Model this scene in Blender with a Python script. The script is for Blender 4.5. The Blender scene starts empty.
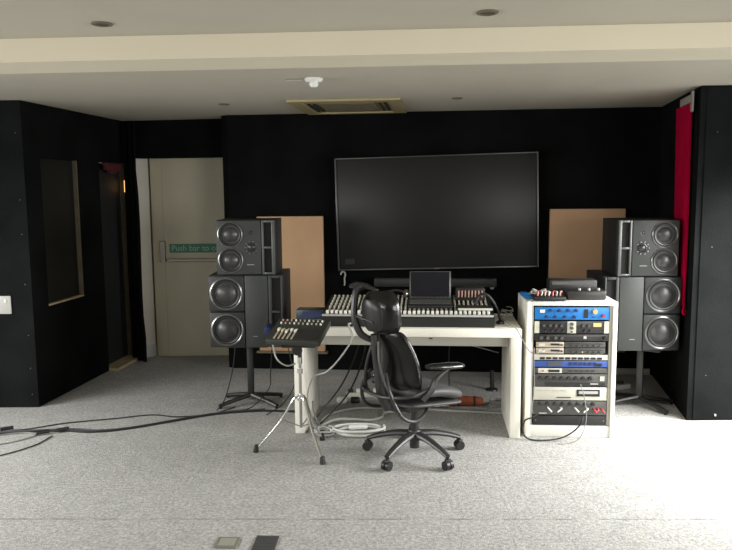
import bpy, bmesh, math, random
from mathutils import Vector, Matrix, Euler
random.seed(7)
SC = bpy.context.scene
COL = SC.collection
PI = math.pi
def R(d): return math.radians(d)

# ------------------------------------------------------------------ camera, world, lights, exposure
cam_d = bpy.data.cameras.new('camera'); cam = bpy.data.objects.new('camera', cam_d); COL.objects.link(cam)
cam_d.sensor_fit = 'HORIZONTAL'; cam_d.sensor_width = 36.0; cam_d.lens = 36.0*720/732
cam_d.clip_start = 0.05; cam_d.clip_end = 100
PITCH = math.atan(85/720); ROLL = R(0.5)
_f = Vector((0, math.cos(PITCH), -math.sin(PITCH))); _r0 = Vector((1, 0, 0)); _u0 = _r0.cross(_f)
_r = _r0*math.cos(ROLL) - _u0*math.sin(ROLL); _u = _u0*math.cos(ROLL) + _r0*math.sin(ROLL)
_m = Matrix((_r, _u, -_f)).transposed().to_4x4(); _m.translation = Vector((0, 0, 1.6))
cam.matrix_world = _m
SC.camera = cam
SC.view_settings.view_transform = 'Standard'; SC.view_settings.look = 'None'
SC.view_settings.gamma = 1.0; SC.view_settings.use_curve_mapping = False
SC.view_settings.exposure = 0.35

w = bpy.data.worlds.new('sky'); SC.world = w; w.use_nodes = True
w.node_tree.nodes['Background'].inputs[0].default_value = (0.80, 0.90, 1.0, 1)
w.node_tree.nodes['Background'].inputs[1].default_value = 1.5

def area(name, loc, target, sx, sy, power, col, spread=180):
    d = bpy.data.lights.new(name, 'AREA'); d.shape = 'RECTANGLE'; d.size = sx; d.size_y = sy
    d.energy = power; d.color = col; d.spread = R(spread)
    o = bpy.data.objects.new(name, d); COL.objects.link(o); o.location = loc
    o.rotation_euler = (Vector(target)-Vector(loc)).to_track_quat('-Z', 'Y').to_euler()
    return o
DAY = (1.0, 0.985, 0.955)
# daylight from the far side windows; the near pair are added fill lamps
area('daylight_right', (3.04, 3.95, 1.25), (1.9, 4.05, 0.0), 1.4, 1.3, 108, DAY, 140)
area('daylight_left', (-4.06, 3.6, 1.42), (-2.0, 3.7, 0.0), 2.0, 1.1, 55, DAY, 125)
area('fill_near_left', (-4.06, 0.0, 1.42), (-0.6, 3.0, 0.3), 2.0, 1.1, 52, DAY, 150)
area('fill_near_right', (3.04, 0.2, 1.42), (0.4, 3.4, 0.3), 2.0, 1.1, 55, DAY, 150)

# ------------------------------------------------------------------ materials
def mat(name, col, rough=0.6, metal=0.0, noise=0.0, nscale=20, bump=0.0, bscale=60, spec=0.5, emit=None, es=0, coat=0):
    m = bpy.data.materials.new(name); m.use_nodes = True
    nt = m.node_tree; b = nt.nodes['Principled BSDF']
    b.inputs['Base Color'].default_value = (*col, 1); b.inputs['Roughness'].default_value = rough
    b.inputs['Metallic'].default_value = metal; b.inputs['Specular IOR Level'].default_value = spec
    b.inputs['Coat Weight'].default_value = coat
    if emit: b.inputs['Emission Color'].default_value = (*emit, 1); b.inputs['Emission Strength'].default_value = es
    tc = nt.nodes.new('ShaderNodeTexCoord')
    if noise > 0:
        n = nt.nodes.new('ShaderNodeTexNoise'); n.inputs['Scale'].default_value = nscale; n.inputs['Detail'].default_value = 4
        nt.links.new(tc.outputs['Object'], n.inputs['Vector'])
        r = nt.nodes.new('ShaderNodeValToRGB')
        r.color_ramp.elements[0].position = 0.3; r.color_ramp.elements[1].position = 0.7
        r.color_ramp.elements[0].color = (*[c*(1-noise) for c in col], 1)
        r.color_ramp.elements[1].color = (*[min(1, c*(1+noise)) for c in col], 1)
        nt.links.new(n.outputs['Fac'], r.inputs[0]); nt.links.new(r.outputs[0], b.inputs['Base Color'])
    if bump > 0:
        n2 = nt.nodes.new('ShaderNodeTexNoise'); n2.inputs['Scale'].default_value = bscale; n2.inputs['Detail'].default_value = 3
        nt.links.new(tc.outputs['Object'], n2.inputs['Vector'])
        bp = nt.nodes.new('ShaderNodeBump'); bp.inputs['Strength'].default_value = bump; bp.inputs['Distance'].default_value = 0.01
        nt.links.new(n2.outputs['Fac'], bp.inputs['Height']); nt.links.new(bp.outputs[0], b.inputs['Normal'])
    return m

def carpet_mat():
    m = bpy.data.materials.new('grey_carpet'); m.use_nodes = True; nt = m.node_tree; b = nt.nodes['Principled BSDF']
    b.inputs['Roughness'].default_value = 1.0; b.inputs['Specular IOR Level'].default_value = 0.05
    tc = nt.nodes.new('ShaderNodeTexCoord')
    def noise(s, d=3, rough=0.6):
        n = nt.nodes.new('ShaderNodeTexNoise'); n.inputs['Scale'].default_value = s; n.inputs['Detail'].default_value = d
        n.inputs['Roughness'].default_value = rough
        nt.links.new(tc.outputs['Object'], n.inputs['Vector']); return n
    def ramp(n, p0, c0, p1, c1):
        r = nt.nodes.new('ShaderNodeValToRGB'); e = r.color_ramp.elements
        e[0].position = p0; e[0].color = (*c0, 1); e[1].position = p1; e[1].color = (*c1, 1)
        nt.links.new(n.outputs['Fac'], r.inputs[0]); return r
    fine = ramp(noise(55, 5, 0.78), 0.36, (0.23, 0.232, 0.226), 0.64, (0.48, 0.48, 0.465))
    mid = ramp(noise(9, 5, 0.7), 0.30, (0.86, 0.86, 0.86), 0.70, (1.06, 1.06, 1.06))
    tint = ramp(noise(34, 2), 0.35, (0.97, 1.0, 1.01), 0.65, (1.03, 0.985, 0.96))
    def mul(a, c):
        x = nt.nodes.new('ShaderNodeMix'); x.data_type = 'RGBA'; x.blend_type = 'MULTIPLY'; x.inputs[0].default_value = 1
        nt.links.new(a, x.inputs[6]); nt.links.new(c, x.inputs[7]); return x.outputs[2]
    c = mul(mul(fine.outputs[0], mid.outputs[0]), tint.outputs[0])
    # the join between two carpet widths, a thin worn line running across the room
    sp = nt.nodes.new('ShaderNodeSeparateXYZ'); nt.links.new(tc.outputs['Object'], sp.inputs[0])
    def math_(op, a, bb, ib=None):
        x = nt.nodes.new('ShaderNodeMath'); x.operation = op
        (nt.links.new(a, x.inputs[0]) if not isinstance(a, float) else setattr(x.inputs[0], 'default_value', a))
        (nt.links.new(bb, x.inputs[1]) if not isinstance(bb, float) else setattr(x.inputs[1], 'default_value', bb))
        return x.outputs[0]
    line = math_('ADD', sp.outputs['Y'], math_('MULTIPLY', sp.outputs['X'], 0.02))
    dist = math_('ABSOLUTE', math_('SUBTRACT', line, 3.36), 0.0)
    on = math_('LESS_THAN', dist, 0.0045)
    br = ramp(noise(6, 3), 0.42, (0.0, 0.0, 0.0), 0.56, (1, 1, 1))
    on2 = math_('MULTIPLY', on, br.outputs[0])
    mx = nt.nodes.new('ShaderNodeMix'); mx.data_type = 'RGBA'
    nt.links.new(on2, mx.inputs[0]); nt.links.new(c, mx.inputs[6]); mx.inputs[7].default_value = (0.16, 0.155, 0.15, 1)
    nt.links.new(mx.outputs[2], b.inputs['Base Color'])
    bp = nt.nodes.new('ShaderNodeBump'); bp.inputs['Strength'].default_value = 0.7; bp.inputs['Distance'].default_value = 0.008
    nt.links.new(noise(120, 2).outputs['Fac'], bp.inputs['Height']); nt.links.new(bp.outputs[0], b.inputs['Normal'])
    return m

M = {
 'carpet': carpet_mat(),
 'ceiling': mat('ceiling_paint', (0.47, 0.436, 0.36), 0.9, noise=0.03, nscale=2),
 'beam': mat('beam_paint', (0.64, 0.585, 0.455), 0.85, noise=0.02, nscale=2),
 'fabric': mat('black_wall_fabric', (0.0050, 0.0056, 0.0054), 1.0, noise=0.3, nscale=3, bump=0.3, bscale=200, spec=0.04),
 'fabric_lit': mat('black_wall_fabric_lit', (0.0090, 0.0100, 0.0102), 1.0, noise=0.25, nscale=4, bump=0.3, bscale=200, spec=0.06),  # same black fabric, window light on the front faces put into its colour
 'wall': mat('cream_wall_paint', (0.55, 0.52, 0.45), 0.85, noise=0.03, nscale=2),
 'door': mat('cream_door_paint', (0.40, 0.365, 0.26), 0.5, noise=0.03, nscale=3),
 'darkdoor': mat('black_door', (0.008, 0.009, 0.009), 0.6),
 'steel': mat('brushed_steel', (0.26, 0.25, 0.21), 0.5, metal=0.5),
 'chrome': mat('chrome', (0.78, 0.78, 0.77), 0.15, metal=1.0),
 'dimchrome': mat('dull_chrome', (0.45, 0.45, 0.44), 0.3, metal=1.0),
 'green': mat('green_sign', (0.0, 0.115, 0.055), 0.5),
 'signtext': mat('sign_letters', (0.22, 0.42, 0.30), 0.5),
 'wood': mat('pale_wood', (0.36, 0.29, 0.17), 0.6, noise=0.15, nscale=12),
 'darkwood': mat('brown_wood', (0.11, 0.09, 0.06), 0.6, noise=0.15, nscale=12),
 'glassdark': mat('dark_window_glass', (0.010, 0.010, 0.009), 0.3, spec=0.15),
 'tan': mat('tan_panel_cloth', (0.47, 0.295, 0.170), 0.9, noise=0.06, nscale=3, bump=0.15, bscale=250),
 'red': mat('red_cloth', (0.26, 0.001, 0.022), 1.0, noise=0.1, nscale=8, bump=0.3, bscale=120, spec=0.05),
 'tape': mat('dusty_tape', (0.22, 0.20, 0.18), 0.8),
 'apron_shade': mat('desk_apron_shaded', (0.42, 0.41, 0.35), 0.5),  # shade below the desktop overhang put into the apron's greyer colour
 'dimred': mat('dull_red_plastic', (0.075, 0.014, 0.017), 0.5),
 'warm': mat('warm_lamp_slot', (1, 0.6, 0.2), 0.5, emit=(1.0, 0.55, 0.18), es=1.6),
 'whiteplas': mat('white_plastic', (0.72, 0.72, 0.69), 0.45),
 'greyplas': mat('pale_grey_plastic', (0.42, 0.42, 0.39), 0.5),
 'desk': mat('white_desk_laminate', (0.80, 0.78, 0.69), 0.4, noise=0.02, nscale=3),
 'rackwhite': mat('white_rack_laminate', (0.80, 0.785, 0.71), 0.4, noise=0.02, nscale=3),
 'black': mat('black_metal', (0.012, 0.012, 0.012), 0.45),
 'blackmatte': mat('matte_black', (0.007, 0.007, 0.007), 0.9),
 'cab': mat('speaker_cabinet_black', (0.009, 0.010, 0.010), 0.55, noise=0.08, nscale=10),
 'baffle': mat('speaker_baffle_grey', (0.024, 0.027, 0.026), 0.55, noise=0.06, nscale=10),
 'baffle2': mat('speaker_baffle_charcoal', (0.014, 0.016, 0.016), 0.5),
 'conerub': mat('cone_surround_rubber', (0.020, 0.020, 0.020), 0.35),
 'cone': mat('speaker_cone', (0.05, 0.05, 0.052), 0.40, metal=0.4),
 'ring': mat('speaker_ring', (0.20, 0.205, 0.205), 0.28, metal=0.85),
 'ring2': mat('port_bezel', (0.10, 0.105, 0.10), 0.4, metal=0.6),
 'screen': mat('tv_screen_glass', (0.012, 0.012, 0.011), 0.40, spec=0.3),
 'bezel': mat('tv_bezel', (0.11, 0.115, 0.11), 0.35, metal=0.7),
 'lapscreen': mat('laptop_screen', (0.006, 0.006, 0.010), 0.25),
 'console': mat('console_dark_grey', (0.008, 0.008, 0.007), 0.6),
 'strip': mat('channel_strip_beige', (0.34, 0.33, 0.27), 0.5),
 'cap': mat('fader_cap_white', (0.75, 0.74, 0.66), 0.4),
 'ridge': mat('console_armrest', (0.36, 0.36, 0.34), 0.5),
 'pink': mat('fader_cap_pink', (0.46, 0.26, 0.22), 0.5),
 'mixbody': mat('mixer_dark', (0.024, 0.025, 0.020), 0.5),
 'bluegrey': mat('blue_grey_plastic', (0.018, 0.035, 0.05), 0.4),
 'navy': mat('navy_plastic', (0.02, 0.03, 0.10), 0.4),
 'leather': mat('black_leather', (0.006, 0.006, 0.006), 0.24, bump=0.15, bscale=40, spec=0.45),
 'chairplas': mat('chair_black_plastic', (0.014, 0.014, 0.014), 0.4),
 'chairgrey': mat('chair_graphite', (0.035, 0.035, 0.035), 0.4, metal=0.3),
 'chairfab': mat('chair_seat_cloth', (0.05, 0.05, 0.05), 0.6),
 'blue': mat('blue_faceplate', (0.012, 0.175, 0.52), 0.4),
 'blue2': mat('violet_blue_faceplate', (0.04, 0.09, 0.33), 0.4),
 'cream': mat('cream_faceplate', (0.55, 0.54, 0.46), 0.45),
 'beige': mat('beige_faceplate', (0.42, 0.37, 0.30), 0.45),
 'darkface': mat('dark_faceplate', (0.022, 0.022, 0.022), 0.4),
 'greyface': mat('grey_faceplate', (0.075, 0.075, 0.07), 0.4),
 'orange': mat('orange_dial', (0.75, 0.40, 0.14), 0.4),
 'redknob': mat('red_knob', (0.45, 0.02, 0.03), 0.4),
 'amber': mat('amber_display', (0.60, 0.50, 0.20), 0.4),
 'cableblk': mat('black_cable', (0.012, 0.012, 0.013), 0.5),
 'cablegry': mat('grey_cable', (0.20, 0.20, 0.19), 0.5),
 'cablewht': mat('white_cable', (0.66, 0.66, 0.62), 0.45),
 'cabledim': mat('pale_grey_cable', (0.36, 0.36, 0.33), 0.5),
 'cablepur': mat('purple_grey_cable', (0.07, 0.065, 0.085), 0.5),
 'orangebag': mat('rust_orange_cloth', (0.26, 0.06, 0.025), 0.8, noise=0.2, nscale=20),
 'acplas': mat('yellowed_vent_plastic', (0.33, 0.275, 0.14), 0.6),
 'acgrille': mat('brown_vent_grille', (0.12, 0.10, 0.055), 0.7),
 'floorbox': mat('grey_floor_box', (0.15, 0.15, 0.12), 0.6),
 'floorboxlid': mat('grey_floor_lid', (0.24, 0.24, 0.20), 0.6),
 'floorbox2': mat('dark_floor_box', (0.045, 0.045, 0.045), 0.6),
 'green_led': mat('pale_marks', (0.20, 0.21, 0.20), 0.5),
}

# ------------------------------------------------------------------ mesh helpers
def box(bm, c, s, bev=0.0, rot=None, seg=2):
    r = bmesh.ops.create_cube(bm, size=1.0); vs = r['verts']
    bmesh.ops.scale(bm, vec=Vector(s), verts=vs)
    if bev > 0:
        es = list({e for v in vs for e in v.link_edges})
        rr = bmesh.ops.bevel(bm, geom=es, offset=min(bev, min(s)*0.49), segments=seg, affect='EDGES', profile=0.5)
        vs = list({v for f in rr['faces'] for v in f.verts} | {v for v in vs if v.is_valid})
        # all verts of this island
        seen = set(vs); st = list(vs)
        while st:
            v = st.pop()
            for e in v.link_edges:
                o = e.other_vert(v)
                if o not in seen: seen.add(o); st.append(o)
        vs = list(seen)
    if rot is not None: bmesh.ops.rotate(bm, cent=(0, 0, 0), matrix=rot, verts=vs)
    bmesh.ops.translate(bm, vec=Vector(c), verts=vs)
    return vs

def frame_for(d):
    d = d.normalized(); a = Vector((0, 0, 1)) if abs(d.z) < 0.9 else Vector((1, 0, 0))
    x = a.cross(d).normalized(); return x, d.cross(x).normalized()

def lathe(bm, c, axis, prof, seg=24):
    """prof: list of (radius, height along axis)"""
    axis = Vector(axis).normalized(); x, y = frame_for(axis); c = Vector(c); rings = []
    for r, h in prof:
        if r < 1e-6: rings.append([bm.verts.new(c+axis*h)])
        else: rings.append([bm.verts.new(c+axis*h+(x*math.cos(2*PI*i/seg)+y*math.sin(2*PI*i/seg))*r) for i in range(seg)])
    for a, b in zip(rings, rings[1:]):
        if len(a) == 1 and len(b) == 1: continue
        for i in range(seg):
            j = (i+1) % seg
            if len(a) == 1: bm.faces.new((a[0], b[i], b[j]))
            elif len(b) == 1: bm.faces.new((a[i], a[j], b[0]))
            else: bm.faces.new((a[i], a[j], b[j], b[i]))

def cyl(bm, p0, p1, r0, r1=None, seg=16):
    r1 = r0 if r1 is None else r1; p0 = Vector(p0); p1 = Vector(p1); L = (p1-p0).length
    lathe(bm, p0, p1-p0, [(0, 0), (r0, 0), (r1, L), (0, L)], seg)

def smooth_path(pts, n=8):
    pts = [Vector(p) for p in pts]
    if len(pts) < 3: return pts
    out = []; P = [pts[0]*2-pts[1]]+pts+[pts[-1]*2-pts[-2]]
    for i in range(1, len(P)-2):
        p0, p1, p2, p3 = P[i-1:i+3]
        for k in range(n):
            t = k/n
            out.append(0.5*((2*p1)+(p2-p0)*t+(2*p0-5*p1+4*p2-p3)*t*t+(3*p1-p0-3*p2+p3)*t**3))
    out.append(P[-2]); return out

def tube(bm, pts, r, seg=8, n=8, flat=1.0):
    """r a number, or a list of radii along the given points"""
    path = smooth_path(pts, n); m = len(path)
    if isinstance(r, (list, tuple)):
        rr = []
        for i in range(m):
            t = i/(m-1)*(len(r)-1); k = min(int(t), len(r)-2); rr.append(r[k]+(r[k+1]-r[k])*(t-k))
    else: rr = [r]*m
    rings = []; x = None
    for i, p in enumerate(path):
        d = (path[min(i+1, m-1)]-path[max(i-1, 0)])
        if d.length < 1e-9: d = Vector((0, 0, 1))
        d.normalize()
        if x is None: x, y = frame_for(d)
        else:
            x = (x-d*x.dot(d)).normalized(); y = d.cross(x)
        rings.append([bm.verts.new(p+(x*math.cos(2*PI*k/seg)+y*math.sin(2*PI*k/seg)*flat)*rr[i]) for k in range(seg)])
    for a, b in zip(rings, rings[1:]):
        for k in range(seg): bm.faces.new((a[k], a[(k+1) % seg], b[(k+1) % seg], b[k]))
    bm.faces.new(rings[0]); bm.faces.new(rings[-1])

def quad_prism(bm, pts, z0, z1):
    """vertical prism over a list of (x, y)"""
    lo = [bm.verts.new((x, y, z0)) for x, y in pts]; hi = [bm.verts.new((x, y, z1)) for x, y in pts]
    n = len(pts); bm.faces.new(lo); bm.faces.new(hi)
    for i in range(n): bm.faces.new((lo[i], lo[(i+1) % n], hi[(i+1) % n], hi[i]))

def slab(bm, a, b, z0, z1, th, side=1):
    """wall slab from a to b, thickness th to the left (side 1) of a->b"""
    a = Vector(a); b = Vector(b); d = (b-a).normalized(); n = Vector((-d.y, d.x))*th*side
    quad_prism(bm, [tuple(a), tuple(b), tuple(b+n), tuple(a+n)], z0, z1)

def obj(name, bm, m, parent=None, smooth=True, kind=None, loc=None, rot=None, sub=0):
    bmesh.ops.recalc_face_normals(bm, faces=bm.faces)
    me = bpy.data.meshes.new(name); bm.to_mesh(me); bm.free()
    me.materials.append(M[m] if isinstance(m, str) else m)
    if smooth:
        for p in me.polygons: p.use_smooth = True
        try: me.set_sharp_from_angle(angle=R(38))
        except Exception: pass
    o = bpy.data.objects.new(name, me); COL.objects.link(o)
    if parent: o.parent = parent
    if kind: o['kind'] = kind
    if loc: o.location = loc
    if rot: o.rotation_euler = rot
    if sub:
        s = o.modifiers.new('sub', 'SUBSURF'); s.levels = sub; s.render_levels = sub
    return o
def B(): return bmesh.new()
def struct(name, bm, m, parent=None): return obj(name, bm, m, parent, smooth=False, kind='structure')
def thing(name, label, cat, loc=(0, 0, 0), rz=0, group=None, rx=0, ry=0):
    o = bpy.data.objects.new(name, None); COL.objects.link(o); o.empty_display_size = 0.1
    o.location = loc; o.rotation_euler = (R(rx), R(ry), R(rz)); o['label'] = label; o['category'] = cat
    if group: o['group'] = group
    return o
def tag(o, label, cat, group=None):
    o['label'] = label; o['category'] = cat
    if group: o['group'] = group
    return o
def dup(root, loc, rz, label, group=None):
    r = root.copy(); COL.objects.link(r); r.location = loc; r.rotation_euler = (0, 0, R(rz)); r['label'] = label
    if group: r['group'] = group
    for ch in list(root.children):
        c = ch.copy(); COL.objects.link(c); c.parent = r
        for g in list(ch.children):
            d = g.copy(); COL.objects.link(d); d.parent = c
    return r
def single(name, bm, m, label, cat, group=None, smooth=True, **k):
    return tag(obj(name, bm, m, None, smooth, **k), label, cat, group)

# ------------------------------------------------------------------ the setting
CZ = 2.26
MW0 = Vector((-1.205, 6.4126)); MW1 = Vector((2.45, 6.05))          # face of the black back wall
WANG = math.degrees(math.atan2(MW1.y-MW0.y, MW1.x-MW0.x))
def onwall(x, off=0.0):
    t = (x-MW0.x)/(MW1.x-MW0.x); p = MW0+(MW1-MW0)*t
    n = Vector((MW1.y-MW0.y, -(MW1.x-MW0.x))).normalized(); return p+n*off
LW0 = Vector((-2.465, 5.26)); LW1 = Vector((-2.255, 6.93))        # receding left wall
RW0 = Vector((2.205, 4.82)); RW1 = Vector((2.45, 6.05))           # receding right wall

bm = B(); box(bm, (-0.2, 2.2, -0.05), (8.2, 9.9, 0.1)); struct('floor', bm, 'carpet')
bm = B(); box(bm, (-0.2, 2.2, CZ+0.05), (8.2, 9.9, 0.1)); struct('ceiling', bm, 'ceiling')
# down-stand beam across the ceiling
def beam_y(x): return 3.10-0.066*x
bm = B(); quad_prism(bm, [(-4.15, beam_y(-4.15)), (3.10, beam_y(3.10)), (3.10, beam_y(3.10)+0.29), (-4.15, beam_y(-4.15)+0.29)], 2.161, CZ)
struct('beam', bm, 'beam')

# main back wall, then the header and jamb above the recessed fire door
bm = B(); slab(bm, MW0, MW1, 0, CZ, 0.2, 1); struct('wall_back', bm, 'fabric')
bm = B()
quad_prism(bm, [(-2.262, 6.85), (-1.205, 6.70), (-1.205, 6.80), (-2.262, 6.93)], 1.912, CZ)
quad_prism(bm, [(-1.26, 6.45), (-1.205, 6.4126), (-1.12, 6.60), (-1.12, 7.0), (-1.26, 7.0)], 0, CZ)
struct('wall_back_door_surround', bm, 'fabric')
bm = B(); quad_prism(bm, [(-2.7, 7.0), (-1.2, 7.0), (-1.2, 7.12), (-2.7, 7.12)], 0, CZ); struct('wall_back_behind_door', bm, 'wall')

# left wall with a window and a doorway cut into it
def lw(t): return LW0+(LW1-LW0)*t
LWL = (LW1-LW0).length
def LY(y): return (y-LW0.y)/(LW1.y-LW0.y)
bm = B()
tw0, tw1 = LY(5.47), LY(6.0); td0, td1 = LY(6.36), LY(6.905)
slab(bm, lw(0), lw(tw0), 0, CZ, 0.16); slab(bm, lw(tw0), lw(tw1), 0, 0.735, 0.16); slab(bm, lw(tw0), lw(tw1), 1.86, CZ, 0.16)
slab(bm, lw(tw1), lw(td0), 0, CZ, 0.16); slab(bm, lw(td0), lw(td1), 1.87, CZ, 0.16); slab(bm, lw(td1), lw(1.0), 0, CZ, 0.16)
struct('wall_left', bm, 'fabric')
bm = B(); quad_prism(bm, [(-4.2, 5.26), (LW0.x, 5.26), (LW0.x-0.16, 5.42), (-4.2, 5.42)], 0, CZ); struct('wall_left_front_face', bm, 'fabric_lit')
# window in the left wall: dark glass, pale jamb and sill
wn = Vector((-(LW1-LW0).y, (LW1-LW0).x)).normalized()
bm = B(); a = lw(tw0)+wn*0.036; b_ = lw(tw1)+wn*0.036; slab(bm, a, b_, 0.735, 1.86, 0.01); win = struct('window_1', bm, 'glassdark')
bm = B(); slab(bm, lw(tw1)-(LW1-LW0).normalized()*0.014+wn*0.002, lw(tw1)-(LW1-LW0).normalized()*0.001+wn*0.002, 0.75, 1.86, 0.034); struct('window_jamb', bm, 'darkwood', win)
bm = B(); slab(bm, lw(tw0)+wn*0.002, lw(tw1)+wn*0.002, 0.728, 0.748, 0.034); struct('window_sill', bm, 'wood', win)
# dark door within the left doorway, with its pale jamb and threshold
bm = B(); slab(bm, lw(td0)+wn*0.07, lw(td1)+wn*0.07, 0.01, 1.86, 0.04); dr = struct('door_1', bm, 'darkdoor')
ex = (LW1-LW0).normalized()
bm = B(); slab(bm, lw(td1)-ex*0.028-wn*0.003, lw(td1)-ex*0.002-wn*0.003, 0.0, 1.87, 0.07); struct('door_jamb', bm, 'darkwood', dr)
bm = B(); slab(bm, lw(td0)-wn*0.085, lw(td1)-wn*0.085, 0.0, 0.022, 0.16); struct('door_threshold', bm, 'wood', dr)
bm = B(); slab(bm, lw(td1)-ex*0.045-wn*0.004, lw(td1)-ex*0.029-wn*0.004, 1.60, 1.71, 0.02); struct('lamp_glow', bm, 'warm', dr)
bm = B(); cyl(bm, (lw(td0)+ex*0.06+wn*0.07).to_3d()+Vector((0, 0, 0.95)), (lw(td0)+ex*0.06+wn*0.03).to_3d()+Vector((0, 0, 0.95)), 0.018); struct('door_handle', bm, 'black', dr)

# right wall: receding piece behind the curtain and the face towards the camera
bm = B(); quad_prism(bm, [tuple(RW0), tuple(RW1), (RW1.x+0.2, RW1.y), (RW0.x+0.2, RW0.y+0.16)], 0, CZ); struct('wall_right', bm, 'fabric')
bm = B(); quad_prism(bm, [(RW0.x, 4.82), (3.25, 4.82), (3.25, 4.98), (RW0.x+0.035, 4.98)], 0, CZ); struct('wall_right_front_face', bm, 'fabric_lit')
# a narrow raised seam where the fabric of the right face is lapped
bm = B(); quad_prism(bm, [(2.245, 4.812), (3.09, 4.812), (3.09, 4.82), (2.245, 4.82)], 0.012, CZ-0.01); struct('wall_right_fabric_lap', bm, 'fabric_lit')

# outer walls of the room with their windows (behind and beside the camera)
def wall_with_window(name, axis, pos, lo, hi, openings, th, sill=0.85):
    bm = B()
    def pc(u0, u1, z0, z1):
        if axis == 'x': box(bm, (pos+th/2, (u0+u1)/2, (z0+z1)/2), (abs(th), u1-u0, z1-z0))
        else: box(bm, ((u0+u1)/2, pos+th/2, (z0+z1)/2), (u1-u0, abs(th), z1-z0))
    u = lo
    for (a, b) in openings:
        pc(u, a, 0, CZ); pc(a, b, 0, sill); pc(a, b, 2.0, CZ); u = b
    pc(u, hi, 0, CZ); struct(name, bm, 'wall')
wall_with_window('wall_right_side', 'x', 3.10, -2.5, 4.82, [(-0.8, 1.2), (3.2, 4.7)], 0.15, 0.45)
wall_with_window('wall_left_side', 'x', -4.12, -2.5, 5.26, [(-1.1, 1.1), (2.5, 4.7)], -0.15)
wall_with_window('wall_front', 'y', -2.42, -4.12, 3.10, [], -0.15)
def window(n, axis, pos, a, b, sl=0.85):
    bm = B(); t = 0.05
    def pc(u0, u1, z0, z1, d=0.05):
        if axis == 'x': box(bm, (pos, (u0+u1)/2, (z0+z1)/2), (d, u1-u0, z1-z0))
        else: box(bm, ((u0+u1)/2, pos, (z0+z1)/2), (u1-u0, d, z1-z0))
    pc(a, a+t, sl, 2.0); pc(b-t, b, sl, 2.0); pc(a+t, b-t, sl, sl+0.05); pc(a+t, b-t, 1.95, 2.0); pc((a+b)/2-t/2, (a+b)/2+t/2, sl+0.05, 1.95)
    struct('window_%d' % n, bm, 'whiteplas')
window(2, 'x', 3.18, 3.2, 4.7, 0.45); window(3, 'x', -4.2, 2.5, 4.7)
window(4, 'x', -4.2, -1.1, 1.1); window(5, 'x', 3.18, -0.8, 1.2, 0.45)  # added unseen windows, invented to go with the near fill lamps

# pale return wall, fire door and its frame in the recess
bm = B(); quad_prism(bm, [(-2.20, 6.80), (-2.07, 6.94), (-2.07, 7.0), (-2.20, 7.0)], 0, 1.93)
struct('trim_1', bm, 'wall')
bm = B(); quad_prism(bm, [(-2.193, 6.794), (-2.063, 6.934), (-2.07, 6.945), (-2.20, 6.805)], 0, 0.12); struct('baseboard_left', bm, 'greyplas')
bm = B(); box(bm, (-1.99, 6.96, 0.97), (0.12, 0.07, 1.94)); box(bm, (-1.56, 6.96, 1.955), (0.78, 0.07, 0.05)); struct('trim_2', bm, 'door')
dr2 = bpy.data.objects.new('door_2', None); COL.objects.link(dr2); dr2['kind'] = 'structure'; dr2.location = (-1.60, 6.94, 0)
bm = B(); box(bm, (0.01, 0, 0.965), (0.70, 0.04, 1.93), 0.004); struct('door_leaf', bm, 'door', dr2)
bm = B(); box(bm, (-0.40+0.045, -0.028, 1.03), (0.055, 0.03, 0.20), 0.006); struct('latch_case', bm, 'steel', dr2)
bm = B(); box(bm, (0.02, -0.055, 0.945), (0.64, 0.022, 0.030), 0.008); cyl(bm, (-0.345, -0.03, 0.945), (-0.345, -0.06, 0.945), 0.02); struct('push_bar', bm, 'steel', dr2)
bm = B(); box(bm, (0.02, -0.023, 1.058), (0.62, 0.005, 0.085), 0.001); sg = struct('door_sign', bm, 'green', dr2)
def text_mesh(s, size, m, parent, loc, rot, ext=0.001, kind=None, name='lettering', sx=1.0):
    cu = bpy.data.curves.new('t', 'FONT'); cu.body = s; cu.size = size; cu.extrude = ext; cu.align_x = 'LEFT'; cu.align_y = 'CENTER'
    to = bpy.data.objects.new('t', cu); COL.objects.link(to)
    bpy.context.view_layer.update()
    me = bpy.data.meshes.new_from_object(to.evaluated_get(bpy.context.evaluated_depsgraph_get()))
    bpy.data.objects.remove(to)
    me.materials.clear(); me.materials.append(M[m])
    o = bpy.data.objects.new(name, me); COL.objects.link(o); o.parent = parent; o.location = loc; o.rotation_euler = rot; o.scale = (sx, 1, 1)
    if kind: o['kind'] = kind
    return o
text_mesh('Push bar to open', 0.078, 'signtext', sg, (-0.27, -0.028, 1.058), (R(90), 0, 0), kind='structure')
# skirting at the foot of the right part of the back wall
bm = B(); slab(bm, onwall(1.95, 0.004), onwall(2.43, 0.004), 0.0, 0.055, 0.012, -1); struct('baseboard_back', bm, 'greyplas')

# ------------------------------------------------------------------ curtains
def curtain_bm(a, b, z0, z1, folds, amp, n=40, zs=10, taper=None, th=0.012):
    a = Vector(a); b = Vector(b); d = b-a; nn = Vector((d.y, -d.x)).normalized(); bm = B(); layers = []
    for off in (0, th):
        g = []
        for j in range(zs+1):
            z = z0+(z1-z0)*j/zs; row = []
            for i in range(n+1):
                t = i/n; tt = t
                if taper: l, r_ = taper(j/zs); tt = l+(r_-l)*t
                p = a+d*tt+nn*(amp*math.sin(folds*2*PI*t+0.6*math.sin(j*0.5))-off)
                row.append(bm.verts.new((p.x, p.y, z)))
            g.append(row)
        layers.append(g)
    for g in layers:
        for j in range(zs):
            for i in range(n): bm.faces.new((g[j][i], g[j][i+1], g[j+1][i+1], g[j+1][i]))
    A, C = layers
    for j in range(zs):
        bm.faces.new((A[j][0], A[j+1][0], C[j+1][0], C[j][0])); bm.faces.new((A[j][n], A[j+1][n], C[j+1][n], C[j][n]))
    for i in range(n):
        bm.faces.new((A[0][i], A[0][i+1], C[0][i+1], C[0][i])); bm.faces.new((A[zs][i], A[zs][i+1], C[zs][i+1], C[zs][i]))
    return bm
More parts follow.
